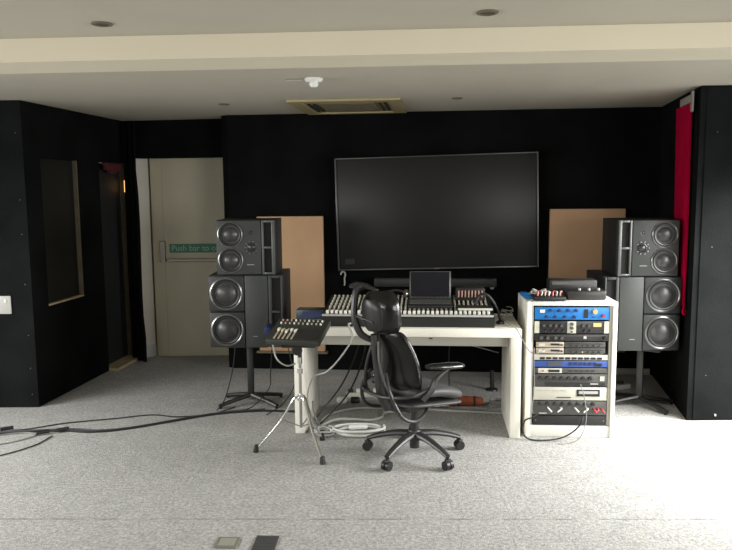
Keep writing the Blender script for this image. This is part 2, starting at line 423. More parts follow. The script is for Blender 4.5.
def tl(v):
    return (0.0, (1.0 if v < 0.12 else 0.90-0.10*math.sin((v-0.12)*9)*0.5) if v < 0.80 else 0.86+0.35*(v-0.80))
bm = curtain_bm((-2.255, 6.80), (-2.085, 6.66), 0.004, 2.24, 2.5, 0.010, taper=tl)
single('door_curtain', bm, 'fabric', 'black curtain hanging in the far left corner beside the cream door', 'curtain')
ct = thing('red_curtain', 'red curtain strip hanging on the black wall behind the right speakers', 'curtain')
rd = (RW1-RW0).normalized(); rn = Vector((-rd.y, rd.x))
p0 = RW0+rd*0.13+rn*0.016; p1 = RW0+rd*0.56+rn*0.016
bm = curtain_bm(tuple(p0), tuple(p1), 0.77, 2.17, 4, 0.007, taper=lambda v: (0.0, 0.75+0.25*v)); obj('cloth', bm, 'red', ct)
bm = B()
tube(bm, [(p0.x, p0.y, 0.80), (p0.x-0.012, p0.y-0.015, 0.765), (p0.x-0.02, p0.y-0.02, 0.735), (p0.x-0.005, p0.y-0.02, 0.725), (p0.x+0.003, p0.y-0.01, 0.75)], 0.008); obj('tie_loop', bm, 'red', ct)
bm = B(); q0 = RW0+rd*0.06+rn*0.03; q1 = RW0+rd*0.40+rn*0.03; slab(bm, q0, q1, 2.165, 2.215, 0.012); obj('heading_tape', bm, 'tape', ct, smooth=False)
bm = B(); slab(bm, RW0+rd*0.05+rn*0.03, RW0+rd*0.09+rn*0.03, 2.10, 2.235, 0.012); obj('bracket', bm, 'tape', ct, smooth=False)

# recording light over the dark doorway
t = thing('recording_light', 'dull red light fitting over the dark doorway on the left', 'light')
bm = B(); c0 = lw(LY(6.60))-wn*0.02; a1 = lw(LY(6.42))-wn*0.001; a2 = lw(LY(6.73))-wn*0.001
for z0, z1, k in ((1.84, 1.855, 0.0), (1.795, 1.84, 0.02), (1.77, 1.795, 0.09)):
    slab(bm, a1+ex*k, a2-ex*k, z0, z1, 0.03, -1)
obj('lens', bm, 'dimred', t, smooth=False)
bm = B(); slab(bm, a1+ex*0.02, a2-ex*0.02, 1.855, 1.865, 0.02, -1); obj('housing', bm, 'black', t, smooth=False)

# wall socket plate at the left edge
t = thing('wall_socket', 'white double socket plate on the left black wall face', 'socket', (-2.70, 5.26, 0.78))
bm = B(); box(bm, (0, -0.006, 0), (0.16, 0.012, 0.135), 0.006); obj('plate', bm, 'greyplas', t)
for sx in (-0.04, 0.04):
    bm = B(); box(bm, (sx, -0.014, 0.03), (0.016, 0.008, 0.026), 0.003); obj('switch', bm, 'whiteplas', t)
# small fixing pins along the fabric edges
for i, z in enumerate((2.03, 1.55, 1.30, 0.93, 0.55, 0.30, 0.10)):
    bm = B(); lathe(bm, (-2.51, 5.259, z), (0, -1, 0), [(0.0035, 0), (0.003, 0.002), (0, 0.003)], 8)
    single('fixing_pin', bm, 'green_led', 'pale fixing pin on the left black wall edge, '+('topmost', 'second from top', 'third from top', 'just above the socket height', 'midway below the socket', 'second from bottom', 'lowest')[i], 'pin', 'fixing pins on the left wall edge')
for i, z in enumerate((1.96, 1.20, 0.32)):
    bm = B(); lathe(bm, (2.32, 4.811, z), (0, -1, 0), [(0.0035, 0), (0.003, 0.002), (0, 0.003)], 8)
    single('fixing_pin', bm, 'green_led', 'pale fixing pin in the right black wall face, '+('topmost of three', 'middle of three', 'lowest of three')[i], 'pin', 'fixing pins on the right wall face')
bm = B(); box(bm, (2.395, 4.806, 0.04), (0.008, 0.010, 0.014), 0.002)
single('cable_clip', bm, 'whiteplas', 'tiny white cable clip low on the right black wall face', 'clip')

# ------------------------------------------------------------------ ceiling fittings
ac = thing('ceiling_vent', 'yellowed cassette air vent with brown grille in the ceiling', 'vent', (-0.11, 5.79, CZ), -6)
bm = B(); s = 0.84; d_ = 0.92
box(bm, (0, -d_/2+0.04, -0.009), (s, 0.08, 0.018), 0.004); box(bm, (0, d_/2-0.04, -0.009), (s, 0.08, 0.018), 0.004)
box(bm, (-s/2+0.05, 0, -0.009), (0.10, d_-0.16, 0.018)); box(bm, (s/2-0.05, 0, -0.009), (0.10, d_-0.16, 0.018)); obj('frame', bm, 'acplas', ac)
bm = B(); box(bm, (0, 0, -0.004), (s-0.2, d_-0.16, 0.008)); obj('backing', bm, 'acplas', ac)
bm = B()
for i in range(13): box(bm, (0, -0.264+0.044*i, -0.012), (0.42, 0.030, 0.010))
obj('grille', bm, 'acgrille', ac)
for sx in (-0.27, 0.27):
    for dx in (-0.02, 0.02):
        bm = B(); box(bm, (sx+dx, 0.0, -0.012), (0.018, 0.5, 0.010)); obj('air_slot', bm, 'blackmatte', ac)
sm = thing('smoke_detector', 'white smoke detector on the ceiling beyond the beam', 'detector', (-0.30, 4.38, CZ))
bm = B(); lathe(bm, (0, 0, 0), (0, 0, -1), [(0.054, 0), (0.054, 0.012), (0.044, 0.022), (0, 0.022)]); obj('base', bm, 'whiteplas', sm)
bm = B(); lathe(bm, (0, 0, -0.022), (0, 0, -1), [(0.026, 0), (0.028, 0.014), (0.020, 0.028), (0, 0.030)]); obj('sensor', bm, 'whiteplas', sm)
bm = B(); tube(bm, [(-0.06, 0.01, -0.006), (-0.11, 0.03, -0.005), (-0.17, 0.02, -0.005)], 0.004); obj('cable_stub', bm, 'greyplas', sm)
for (x, y, r_, lab) in ((-1.03, 2.93, 0.042, 'recessed spotlight in the near ceiling, the left one before the beam'), (0.465, 2.80, 0.042, 'recessed spotlight in the near ceiling, the right one before the beam'),
                     (-1.07, 5.60, 0.042, 'small recessed spotlight left of the ceiling vent'), (0.675, 5.36, 0.042, 'small recessed spotlight right of the ceiling vent')):
    t = thing('recessed_spotlight', lab, 'spotlight', (x, y, CZ), 0, 'recessed ceiling spotlights')
    bm = B(); lathe(bm, (0, 0, 0), (0, 0, -1), [(r_, 0), (r_*0.95, 0.006), (r_*0.72, 0.008), (r_*0.70, 0.001)]); obj('rim', bm, 'acgrille', t)
    bm = B(); lathe(bm, (0, 0, -0.001), (0, 0, -1), [(r_*0.7, 0), (r_*0.5, 0.003), (0, 0.004)]); obj('lamp', bm, 'floorbox2', t)

# ------------------------------------------------------------------ things on the back wall
pt = onwall(0.609, 0.085)
tv = thing('television', 'large flat black television on the back wall above the mixing desk', 'television', (pt.x, pt.y, 1.405), WANG, ry=-1.2)
bm = B(); box(bm, (0, 0.012, 0), (1.69, 0.03, 0.955), 0.004); obj('back_case', bm, 'black', tv)
bm = B(); box(bm, (0, -0.006, 0), (1.672, 0.012, 0.940), 0.001); obj('screen', bm, 'screen', tv)
bm = B(); W2, H2 = 0.848, 0.482
box(bm, (-W2, -0.006, 0), (0.014, 0.028, 2*H2), 0.002); box(bm, (W2, -0.006, 0), (0.014, 0.028, 2*H2), 0.002)
box(bm, (0, -0.006, H2-0.005), (2*W2-0.014, 0.028, 0.008), 0.002); box(bm, (0, -0.006, -H2+0.006), (2*W2-0.014, 0.028, 0.012), 0.002); obj('bezel', bm, 'bezel', tv)
bm = B(); box(bm, (0, -0.022, -H2+0.006), (0.05, 0.004, 0.006)); obj('logo_mark', bm, 'green_led', tv)
bm = B(); box(bm, (0, 0.05, 0), (0.5, 0.05, 0.4)); obj('wall_mount', bm, 'black', tv)
bm = B(); box(bm, (-0.75, -0.0125, -0.405), (0.08, 0.001, 0.045)); obj('screen_sticker', bm, 'darkface', tv)

for x0, x1, zt, lab in ((-0.955, -0.365, 1.377, 'tan fabric acoustic panel on the back wall behind the left speakers'), (1.56, 2.18, 1.427, 'tan fabric acoustic panel on the back wall behind the right speakers')):
    c = onwall((x0+x1)/2, 0.028)
    t = thing('acoustic_panel', lab, 'panel', (c.x, c.y, zt-1.2), WANG, 'tan acoustic panels')
    bm = B(); box(bm, (0, 0, 0.6), (x1-x0, 0.05, 1.2), 0.006); obj('panel_board', bm, 'tan', t)
    bm = B(); box(bm, (0, -0.012, -0.010), (x1-x0+0.05, 0.07, 0.018), 0.002); obj('support_ledge', bm, 'darkwood', t)
c = onwall(0.60, 0.07)
sb = thing('soundbar', 'long dark grey soundbar on the back wall under the television', 'soundbar', (c.x, c.y, 0.805), WANG)
bm = B(); box(bm, (0, 0, 0), (1.05, 0.09, 0.075), 0.012); obj('body', bm, 'baffle', sb)
bm = B(); box(bm, (0, -0.046, 0), (0.98, 0.006, 0.055), 0.003); obj('grille', bm, 'baffle2', sb)
bm = B(); box(bm, (0, 0.055, 0), (0.30, 0.025, 0.05)); obj('bracket', bm, 'black', sb)
c = onwall(-0.20, 0.02)
bm = B(); tube(bm, [(c.x-0.02, c.y, 0.862), (c.x-0.012, c.y, 0.885), (c.x+0.012, c.y, 0.885), (c.x+0.02, c.y, 0.86), (c.x+0.012, c.y, 0.83), (c.x+0.014, c.y, 0.79), (c.x+0.010, c.y, 0.765)], 0.007)
single('wall_hook', bm, 'greyplas', 'pale curled cable hook on the wall under the television left end', 'hook')
c = onwall(1.09, 0.02)
bm = B(); box(bm, (c.x, c.y-0.005, 0.775), (0.035, 0.03, 0.07), 0.008)
single('wall_plug', bm, 'greyplas', 'small pale plug on the wall at the soundbar right end', 'plug')

# ------------------------------------------------------------------ loudspeakers
def driver(parent, c, r):
    """woofer facing -y: bright ring, rubber surround, concave cone with dust cap"""
    bm = B(); lathe(bm, c, (0, -1, 0), [(r, 0), (r, 0.006), (r*0.93, 0.010), (r*0.88, 0.006), (r*0.88, -0.002)], 40); rg = obj('driver_ring', bm, 'ring', parent)
    bm = B(); lathe(bm, c, (0, -1, 0), [(r*0.88, 0.001), (r*0.82, 0.011), (r*0.74, 0.009), (r*0.70, 0.001)], 40); obj('surround', bm, 'conerub', rg)
    bm = B(); lathe(bm, c, (0, -1, 0), [(r*0.71, 0.001), (r*0.66, -0.006), (r*0.63, -0.004), (r*0.5, 0.012), (r*0.36, 0.022), (r*0.18, 0.028), (0, 0.030)], 40); obj('cone', bm, 'cone', rg)
def low_cab(loc, rz, mir, label):
    """bass cabinet: two woofers on the outer side, flat panel and port inward; mir=1 woofers left"""
    W_, H_, D_ = 0.540, 0.53, 0.45; s = mir
    t = thing('bass_speaker', label, 'speaker', loc, rz, 'bass speaker cabinets')
    bm = B(); box(bm, (0, D_/2+0.012, H_/2), (W_, D_-0.02, H_), 0.006); obj('cabinet', bm, 'cab', t)
    bm = B()
    for zz in (0.1325, 0.3975):
        x0, x1 = -W_/2+0.003, -W_/2+0.262
        box(bm, (s*(x0+x1)/2, 0, zz), (x1-x0, 0.03, 0.260), 0.012)
    obj('woofer_baffle', bm, 'baffle2', t)
    bm = B(); x0, x1 = -W_/2+0.266, -W_/2+0.432; box(bm, (s*(x0+x1)/2, 0, H_/2), (x1-x0, 0.03, H_-0.006), 0.004); gp = obj('front_panel', bm, 'baffle', t)
    bm = B(); box(bm, (s*(x0+0.07), -0.017, 0.085), (0.035, 0.004, 0.005)); obj('logo_mark', bm, 'green_led', gp)
    x0, x1 = -W_/2+0.436, W_/2-0.003
    bm = B(); box(bm, (s*(x0+0.012), 0, H_/2), (0.022, 0.034, H_-0.006), 0.004); box(bm, (s*(x1-0.006), 0, H_/2), (0.012, 0.034, H_-0.006), 0.004)
    for zz in (0.012, H_/2, H_-0.012): box(bm, (s*(x0+x1)/2, 0, zz), (x1-x0-0.03, 0.030, 0.018), 0.003)
    obj('port_frame', bm, 'baffle', t)
    bm = B(); box(bm, (s*(x0+x1)/2, 0.012, H_/2), (x1-x0-0.02, 0.012, H_-0.03)); obj('port_opening', bm, 'blackmatte', t)
    for zz in (0.1325, 0.3975): driver(t, (s*(-W_/2+0.131), -0.015, zz), 0.119)
    return t
def top_cab(loc, rz, mir, label):
    W_, H_, D_ = 0.425, 0.395, 0.36; s = mir
    t = thing('monitor_speaker', label, 'speaker', loc, rz, 'midrange monitor speakers')
    bm = B(); box(bm, (0, D_/2+0.012, H_/2), (W_, D_-0.02, H_), 0.006); obj('cabinet', bm, 'cab', t)
    bm = B(); x0, x1 = -W_/2+0.003, W_/2-0.098; box(bm, (s*(x0+x1)/2, 0, H_/2), (x1-x0, 0.03, H_-0.004), 0.010); bf = obj('baffle', bm, 'baffle', t)
    bm = B(); box(bm, (s*0.035, -0.017, 0.075), (0.05, 0.004, 0.006)); obj('logo_mark', bm, 'green_led', bf)
    x0, x1 = W_/2-0.095, W_/2-0.002
    bm = B(); box(bm, (s*(x0+0.008), 0, H_/2), (0.014, 0.034, H_-0.004), 0.003); box(bm, (s*(x1-0.012), 0, H_/2), (0.022, 0.034, H_-0.004), 0.004)
    for zz in (0.011, H_/2, H_-0.011): box(bm, (s*(x0+x1)/2, 0, zz), (x1-x0-0.03, 0.030, 0.016), 0.003)
    obj('port_frame', bm, 'ring2', t)
    bm = B(); box(bm, (s*(x0+x1)/2, 0.012, H_/2), (x1-x0-0.02, 0.012, H_-0.03)); obj('port_opening', bm, 'blackmatte', t)
    for zz in (0.107, 0.292): driver(t, (s*(-0.108), -0.015, zz), 0.091)
    mc = (s*0.045, -0.015, 0.20)
    bm = B(); lathe(bm, mc, (0, -1, 0), [(0.034, 0), (0.034, 0.004), (0.028, 0.006), (0.026, 0.001)], 24); md = obj('midrange', bm, 'conerub', t)
    bm = B(); lathe(bm, mc, (0, -1, 0), [(0.027, 0.0), (0.018, 0.008), (0, 0.014)], 24); obj('dome', bm, 'conerub', md)
    bm = B()
    for i in range(10):
        a = i*2*PI/10; ca, sa = math.cos(a), math.sin(a)
        if s*ca > 0.85: continue
        box(bm, (mc[0]+ca*0.043, -0.020, mc[2]+sa*0.043), (0.012, 0.010, 0.007), 0.002, rot=None)
    obj('petal', bm, 'ring', md)
    bm = B(); lathe(bm, (s*0.045, -0.015, 0.305), (0, -1, 0), [(0.017, 0), (0.017, 0.003), (0.012, 0.003), (0.009, 0.001), (0.006, 0.006), (0, 0.008)], 20); obj('tweeter', bm, 'conerub', t)
    return t
LZ, RZ = 0.468, 0.452
low_cab((-0.870, 5.15, LZ), -1.0, 1, 'bass speaker with two woofers on the stand left of the desk')
top_cab((-0.862, 5.16, LZ+0.5315), -1.0, 1, 'smaller black monitor on top of the left bass speaker')
low_cab((1.938, 5.00, RZ), -2.0, -1, 'bass speaker with two woofers on the stand right of the white rack')
top_cab((1.966, 5.00, RZ+0.5315), -2.0, -1, 'smaller black monitor on top of the right bass speaker')

def stand(loc, rz, h, label):
    t = thing('speaker_stand', label, 'stand', loc, rz, 'black speaker stands')
    bm = B(); box(bm, (0, 0, 0.30*0+h/2+0.02), (0.045, 0.045, h-0.06), 0.006); obj('column', bm, 'baffle2', t)
    bm = B(); box(bm, (0, 0, h-0.0065), (0.30, 0.26, 0.009), 0.003); obj('top_plate', bm, 'black', t)
    for a in (35, 145, 215, 325):
        bm = B(); ca, sa = math.cos(R(a)), math.sin(R(a)); rr = 0.26
        tube(bm, [(ca*0.01, sa*0.01, 0.065), (ca*rr*0.5, sa*rr*0.5, 0.045), (ca*rr, sa*rr, 0.020)], [0.022, 0.020, 0.018], flat=0.8); lg = obj('leg', bm, 'black', t)
        bm = B(); cyl(bm, (ca*rr*0.97, sa*rr*0.97, 0.0), (ca*rr*0.97, sa*rr*0.97, 0.016), 0.012); obj('foot', bm, 'black', lg)
    return t
stand((-0.88, 5.33, 0), 0, LZ-0.003, 'black column stand under the left pair of speakers')
stand((2.01, 5.18, 0), -30, RZ-0.003, 'black column stand under the right pair of speakers')

# ------------------------------------------------------------------ desk
DR = -5.3
dk = thing('studio_desk', 'white laminate desk with slab ends carrying the mixing console', 'desk', (0.253, 4.555, 0), DR)  # height 0.714
DW, DD = 1.47, 0.58
bm = B(); box(bm, (0, DD/2, 0.6865), (DW, DD, 0.055), 0.003); obj('desktop', bm, 'desk', dk)
for sx in (-1, 1):
    bm = B(); box(bm, (sx*(DW/2-0.034), DD/2, 0.3295), (0.066, DD-0.004, 0.659), 0.003); obj('side_panel', bm, 'desk', dk)
bm = B(); box(bm, (0, 0.115, 0.620), (DW-0.14, 0.03, 0.078), 0.002); ap = obj('apron', bm, 'apron_shade', dk)
bm = B(); box(bm, (0, DD-0.03, 0.620), (DW-0.14, 0.03, 0.076), 0.002); obj('rear_rail', bm, 'desk', dk)
bm = B(); box(bm, (0.16, 0.098, 0.630), (0.022, 0.008, 0.006)); obj('cable_notch', bm, 'black', ap)
def desk_pt(x, y, z=0.7145):
    v = Matrix.Rotation(R(DR), 3, 'Z') @ Vector((x, y, 0)); return (0.253+v.x, 4.555+v.y, z)

# mixing console on the desk
cp = desk_pt(0.005, 0.045)
mc = thing('mixing_console', 'wide dark mixing console with white fader rows on the desk', 'mixer', cp, DR)
CW = 1.125; TL = math.atan2(0.10, 0.46)
bm = B()
prof = [(0.0, 0.0), (0.0, 0.060), (0.015, 0.066), (0.50, 0.132), (0.52, 0.122), (0.52, 0.0)]
for sx in (-1,):
    ls = [bm.verts.new((-CW/2, y, z)) for y, z in prof]; rs = [bm.verts.new((CW/2, y, z)) for y, z in prof]
    bm.faces.new(ls); bm.faces.new(rs)
    for i in range(len(prof)): bm.faces.new((ls[i], ls[(i+1) % 6], rs[(i+1) % 6], rs[i]))
obj('body', bm, 'console', mc, smooth=False)
def surf(y, up=0.0):
    t = (y-0.015)/0.485; return (y-up*0.2, 0.066+0.066*t+up)
SR = Matrix.Rotation(math.atan2(0.066, 0.485), 3, 'X')
bm = B(); y, z = surf(0.02, 0.006); box(bm, (0, y, z), (CW-0.01, 0.028, 0.014), 0.004, rot=None); obj('front_ridge', bm, 'ridge', mc)
NCH = 36
cx0 = -CW/2+0.035; step = (CW-0.07)/(NCH-1)
for i in range(NCH):
    x = cx0+i*step
    bm = B(); y, z = surf(0.30, 0.004); box(bm, (0, 0, 0), (step*0.42, 0.36, 0.008), 0.0, rot=SR)
    bmesh.ops.translate(bm, vec=(x, y, z), verts=bm.verts)
    # rotary knobs run up the strip
    for k in range(5):
        yy, zz = surf(0.18+0.065*k, 0.008); lathe(bm, (x, yy, zz), (0, -0.2, 0.98), [(0.006, 0), (0.005, 0.014), (0, 0.014)], 8)
    st = obj('channel_strip', bm, 'strip', mc)
    yy, zz = surf(0.065+0.004*math.sin(i*1.3), 0.006)
    bm = B(); box(bm, (0, 0, 0), (step*0.62, 0.030, 0.022), 0.003); bmesh.ops.translate(bm, vec=(x, yy, zz+0.008), verts=bm.verts); obj('fader_cap', bm, 'cap', st)
# raised master section on the right, and meter section beside the laptop
def raised(name, xc, wid, y0, z0, cols, m):
    bm = B(); yy, zz = surf(y0, 0.0); box(bm, (xc, yy, zz+z0/2+0.0), (wid, 0.13, z0), 0.004); r_ = obj(name, bm, 'console', mc)
    n = int(wid/0.024)
    for i in range(n):
        x = xc-wid/2+0.02+i*(wid-0.04)/(n-1)
        bm = B(); box(bm, (x, yy-0.068, zz+z0*0.55), (0.009, 0.010, z0*0.55), 0.002); obj('level_slider', bm, cols, r_)
    return r_
raised('master_section', 0.425, 0.20, 0.42, 0.085, 'pink', None)
bm = B(); y, z = surf(0.17, 0.012); box(bm, (0.445, y, z), (0.235, 0.10, 0.026), 0.003); ms = obj('master_block', bm, 'black', mc)
bm = B(); y, z = surf(0.095, 0.03); 
box(bm, (0.445, y+0.02, z-0.006), (0.225, 0.012, 0.014), 0.002); obj('white_key_row', bm, 'cap', ms)

# laptop on the console
lx, ly = 0.155, 0.33
lp = desk_pt(lx, ly, 0.7145+0.066+0.043)
lt = thing('laptop', 'open laptop with black screen on the mixing console', 'laptop', lp, DR, rx=7.7)
bm = B(); box(bm, (0, -0.02, 0.010), (0.30, 0.19, 0.018), 0.005); kb = obj('keyboard_base', bm, 'black', lt)
bm = B(); box(bm, (0, -0.02, 0.0205), (0.28, 0.10, 0.003)); obj('keys', bm, 'greyface', kb)
LR = Matrix.Rotation(R(-17), 3, 'X')
bm = B(); box(bm, (0, 0, 0.092), (0.285, 0.009, 0.184), 0.003); bmesh.ops.rotate(bm, cent=(0, 0, 0), matrix=LR, verts=bm.verts); bmesh.ops.translate(bm, vec=(0, 0.085, 0.018), verts=bm.verts); ld = obj('lid', bm, 'bezel', lt)
bm = B(); box(bm, (-0.003, -0.006, 0.093), (0.267, 0.003, 0.172)); bmesh.ops.rotate(bm, cent=(0, 0, 0), matrix=LR, verts=bm.verts); bmesh.ops.translate(bm, vec=(0, 0.085, 0.018), verts=bm.verts); obj('screen', bm, 'lapscreen', ld)

# headphones-like cable bundle behind the chair's headrest on the console
hp = desk_pt(-0.075, 0.44, 0.838)
t = thing('headphones', 'silver and black headphones lying on the console behind the chair headrest', 'headphones', hp, 15)
bm = B(); tube(bm, [(-0.06, 0, 0.03), (-0.06, 0.03, 0.045), (0, 0.05, 0.055), (0.06, 0.03, 0.045), (0.06, 0, 0.03)], 0.008); obj('headband', bm, 'chairgrey', t)
for sx in (-1, 1):
    bm = B(); lathe(bm, (sx*0.055, 0, 0.035), (sx, 0, 0), [(0, 0), (0.030, 0), (0.030, 0.02), (0.022, 0.03), (0, 0.03)], 20); obj('ear_cup', bm, 'dimchrome', t)

# gooseneck lamp at the console's right end
gp_ = desk_pt(0.618, 0.20)
g = thing('gooseneck_lamp', 'black gooseneck lamp arching beside the console right end', 'lamp', gp_, DR)
bm = B(); lathe(bm, (0, 0, 0), (0, 0, 1), [(0, 0), (0.028, 0), (0.026, 0.014), (0.012, 0.022), (0, 0.022)]); obj('base', bm, 'black', g)
bm = B(); tube(bm, [(0, 0, 0.015), (-0.012, 0.02, 0.07), (-0.045, 0.03, 0.14), (-0.085, 0.03, 0.185), (-0.125, 0.03, 0.19), (-0.15, 0.03, 0.165)], 0.009); obj('arm', bm, 'baffle2', g)
bm = B(); cyl(bm, (-0.145, 0.03, 0.172), (-0.168, 0.03, 0.130), 0.013, 0.02); obj('head', bm, 'black', g)

# coil of clear cable on the desk's right corner
c = desk_pt(0.672, 0.31)
bm = B(); pts = []
for i in range(44):
    a = i*0.62; pts.append((c[0]+0.040*math.cos(a), c[1]+0.035*math.sin(a), c[2]+0.006+0.0016*i+0.008*math.sin(a*1.7+1)+0.008))
tube(bm, pts, 0.0022, seg=6, n=3); single('cable_coil', bm, 'cabledim', 'small tangled coil of pale cable on the desk right corner', 'cable')

# ------------------------------------------------------------------ small mixer on its tripod stand
TP = (-0.405, 4.27)
tr = thing('tripod_stand', 'chrome tripod stand holding the small mixer left of the desk', 'stand', (TP[0], TP[1], 0))
bm = B(); cyl(bm, (0, 0, 0.16), (0, 0, 0.60), 0.0085); obj('pole', bm, 'dimchrome', tr)
bm = B(); cyl(bm, (0, 0, 0.56), (0, 0, 0.60), 0.014); cyl(bm, (0, 0, 0.50), (0, 0, 0.53), 0.016); obj('collar', bm, 'chrome', tr)
bm = B(); cyl(bm, (0, 0, 0.33), (0, 0, 0.37), 0.017); obj('hub', bm, 'chrome', tr)
bm = B(); lathe(bm, (-0.012, -0.02, 0.648), (0, -1, 0), [(0, 0), (0.030, 0), (0.032, 0.012), (0.026, 0.022), (0, 0.022)]); obj('clamp_knob', bm, 'black', tr)
bm = B(); cyl(bm, (0, 0, 0.58), (0, 0, 0.67), 0.013); box(bm, (0, 0, 0.678), (0.20, 0.16, 0.010), 0.002); obj('platform', bm, 'black', tr)
for (fx, fy) in ((-0.285, 0.015), (0.142, -0.19), (0.115, 0.22)):
    bm = B(); d = Vector((fx, fy, 0)); n_ = d.normalized()
    tube(bm, [n_*0.012+Vector((0, 0, 0.345)), n_*0.045+Vector((0, 0, 0.335)), d*0.45+Vector((0, 0, 0.20)), d+Vector((0, 0, 0.012))], 0.0085); lg = obj('leg', bm, 'chrome', tr)
    bm = B(); cyl(bm, d*0.97+Vector((0, 0, 0.045)), d+Vector((0, 0, 0.0)), 0.014, 0.018); obj('rubber_foot', bm, 'black', lg)
    bm = B(); cyl(bm, d*0.42+Vector((0, 0, 0.21)), Vector((0, 0, 0.165)), 0.0035); obj('brace', bm, 'dimchrome', lg)

mx = thing('small_mixer', 'small dark mixer with pale faders tilted on the tripod stand', 'mixer', (-0.405, 4.27, 0.722), -14, rx=19)
bm = B(); box(bm, (0, 0.0, 0.034), (0.335, 0.26, 0.038), 0.008); obj('body', bm, 'mixbody', mx)
for i in range(5):
    bm = B(); box(bm, (-0.115+0.027*i, -0.055, 0.055), (0.010, 0.12, 0.005)); sl = obj('fader_slot', bm, 'beige', mx)
    bm = B(); box(bm, (-0.115+0.027*i, -0.02-0.01*(i % 3), 0.062), (0.013, 0.024, 0.012), 0.002); obj('fader_cap', bm, 'amber' if i in (1,) else 'cap', sl)
for i in range(10):
    for j in range(2):
        bm = B(); lathe(bm, (-0.13+0.028*i, 0.065+0.036*j, 0.053), (0, 0, 1), [(0.006, 0), (0.005, 0.010), (0, 0.010)], 10); obj('knob', bm, 'pink' if i < 2 and j else ('strip' if i % 3 else 'cap'), mx)
bm = B(); box(bm, (0.075, -0.055, 0.054), (0.14, 0.11, 0.004)); obj('pad_section', bm, 'darkface', mx)
dv = thing('display_box', 'dark box with blue display behind the small mixer', 'device', desk_pt(-0.668, 0.34), -5.3)
bm = B(); box(bm, (0, 0, 0.035), (0.20, 0.12, 0.07), 0.006); obj('body', bm, 'bluegrey', dv)
bm = B(); box(bm, (0.01, -0.061, 0.04), (0.13, 0.003, 0.035)); obj('display', bm, 'navy', dv)
bm = B(); box(bm, (-0.605, 4.36, 0.755), (0.045, 0.07, 0.05), 0.006, rot=None)
bmesh.ops.rotate(bm, cent=(-0.605, 4.36, 0.755), matrix=Matrix.Rotation(R(17), 3, 'X') @ Matrix.Rotation(R(20), 3, 'Y'), verts=bm.verts)
single('power_pack', bm, 'navy', 'small navy box clipped at the small mixer left end', 'device')

# ------------------------------------------------------------------ equipment rack
RR = -4.0
RX, RY, RWD, RH, RDP = 1.305, 4.50, 0.565, 0.885, 0.42
rk = thing('equipment_rack', 'white laminate equipment rack right of the desk', 'rack', (RX, RY, 0), RR)
bm = B(); box(bm, (-RWD/2+0.014, RDP/2, RH/2), (0.028, RDP, RH), 0.002); obj('side_panel', bm, 'rackwhite', rk)
bm = B(); box(bm, (RWD/2-0.014, RDP/2, RH/2), (0.028, RDP, RH), 0.002); obj('side_panel', bm, 'rackwhite', rk)
bm = B(); box(bm, (0, RDP/2, RH-0.012), (RWD-0.056, RDP, 0.024), 0.002); obj('top_panel', bm, 'rackwhite', rk)
bm = B(); box(bm, (0, RDP/2+0.005, 0.037), (RWD-0.056, RDP-0.01, 0.074), 0.002); obj('plinth', bm, 'rackwhite', rk)
bm = B(); box(bm, (0, RDP-0.006, RH/2+0.02), (RWD-0.058, 0.010, RH-0.11)); obj('back_panel', bm, 'black', rk)
for sx in (-1, 1):
    bm = B(); box(bm, (sx*(RWD/2-0.028-0.0085), 0.030, 0.467), (0.016, 0.016, 0.782)); obj('mounting_rail', bm, 'cream', rk)
def unit(name, z0, z1, face, label, ears=None, dpt=0.30, x0=-0.232, x1=0.232, cat='rack unit'):
    """returns the empty; its origin is the middle of the faceplate, facing -y"""
    zc = (z0+z1)/2; v = Matrix.Rotation(R(RR), 3, 'Z') @ Vector((0, 0.016, 0))
    t = thing(name, label, cat, (RX+v.x, RY+v.y, zc), RR, 'gear in the white rack')
    h = z1-z0-0.003
    bm = B(); box(bm, ((x0+x1)/2, dpt/2+0.016, 0), ((x1-x0)-0.07 if x1-x0 > 0.3 else (x1-x0)-0.01, dpt, h-0.004)); obj('chassis', bm, 'black', t)
    bm = B(); box(bm, ((x0+x1)/2, 0.0, 0), (x1-x0, 0.010, h), 0.002); obj('faceplate', bm, face, t)
    if ears:
        for xx in (x0+0.014, x1-0.014):
            bm = B(); box(bm, (xx, -0.006, 0), (0.030, 0.004, h-0.002)); obj('rack_ear', bm, ears, t)
    return t
def kn(t, x, z, r_, m, d=0.016, name='knob'):
    bm = B(); lathe(bm, (x, -0.005, z), (0, -1, 0), [(r_, 0), (r_*0.9, d), (0, d)], 14); return obj(name, bm, m, t)
def pl(t, x, z, w_, h_, m, name, d=0.004):
    bm = B(); box(bm, (x, -0.005-d/2, z), (w_, d, h_)); return obj(name, bm, m, t, smooth=False)
u = unit('preamp', 0.768, 0.851, 'blue', 'bright blue preamp with orange dial, topmost in the white rack')
pl(u, -0.185, 0.015, 0.03, 0.02, 'cap', 'badge')
for i, x in enumerate((-0.14, -0.085, -0.03, 0.02)): kn(u, x+0.005, 0.020, 0.010, 'navy')
for i, x in enumerate((-0.16, -0.105, -0.045, 0.015)): kn(u, x, -0.022, 0.010, 'navy')
pl(u, 0.088, 0, 0.024, 0.055, 'black', 'meter_slot'); bm = B(); kn(u, 0.142, 0.014, 0.016, 'orange', name='dial'); kn(u, 0.195, -0.012, 0.010, 'redknob'); pl(u, 0.135, -0.022, 0.02, 0.006, 'navy', 'label_strip'); bm.free()
u = unit('equaliser', 0.680, 0.762, 'darkface', 'black unit with white ends under the blue preamp', ears='cream')
pl(u, 0.0, 0, 0.055, 0.076, 'cream', 'centre_plate'); kn(u, 0, 0.022, 0.011, 'greyface'); kn(u, 0, -0.004, 0.011, 'greyface'); kn(u, 0, -0.028, 0.006, 'black')
for x in (-0.175, -0.135, -0.10, -0.065, 0.07, 0.105): kn(u, x, 0.012, 0.010, 'greyface'); kn(u, x+0.012, -0.022, 0.008, 'chairgrey')
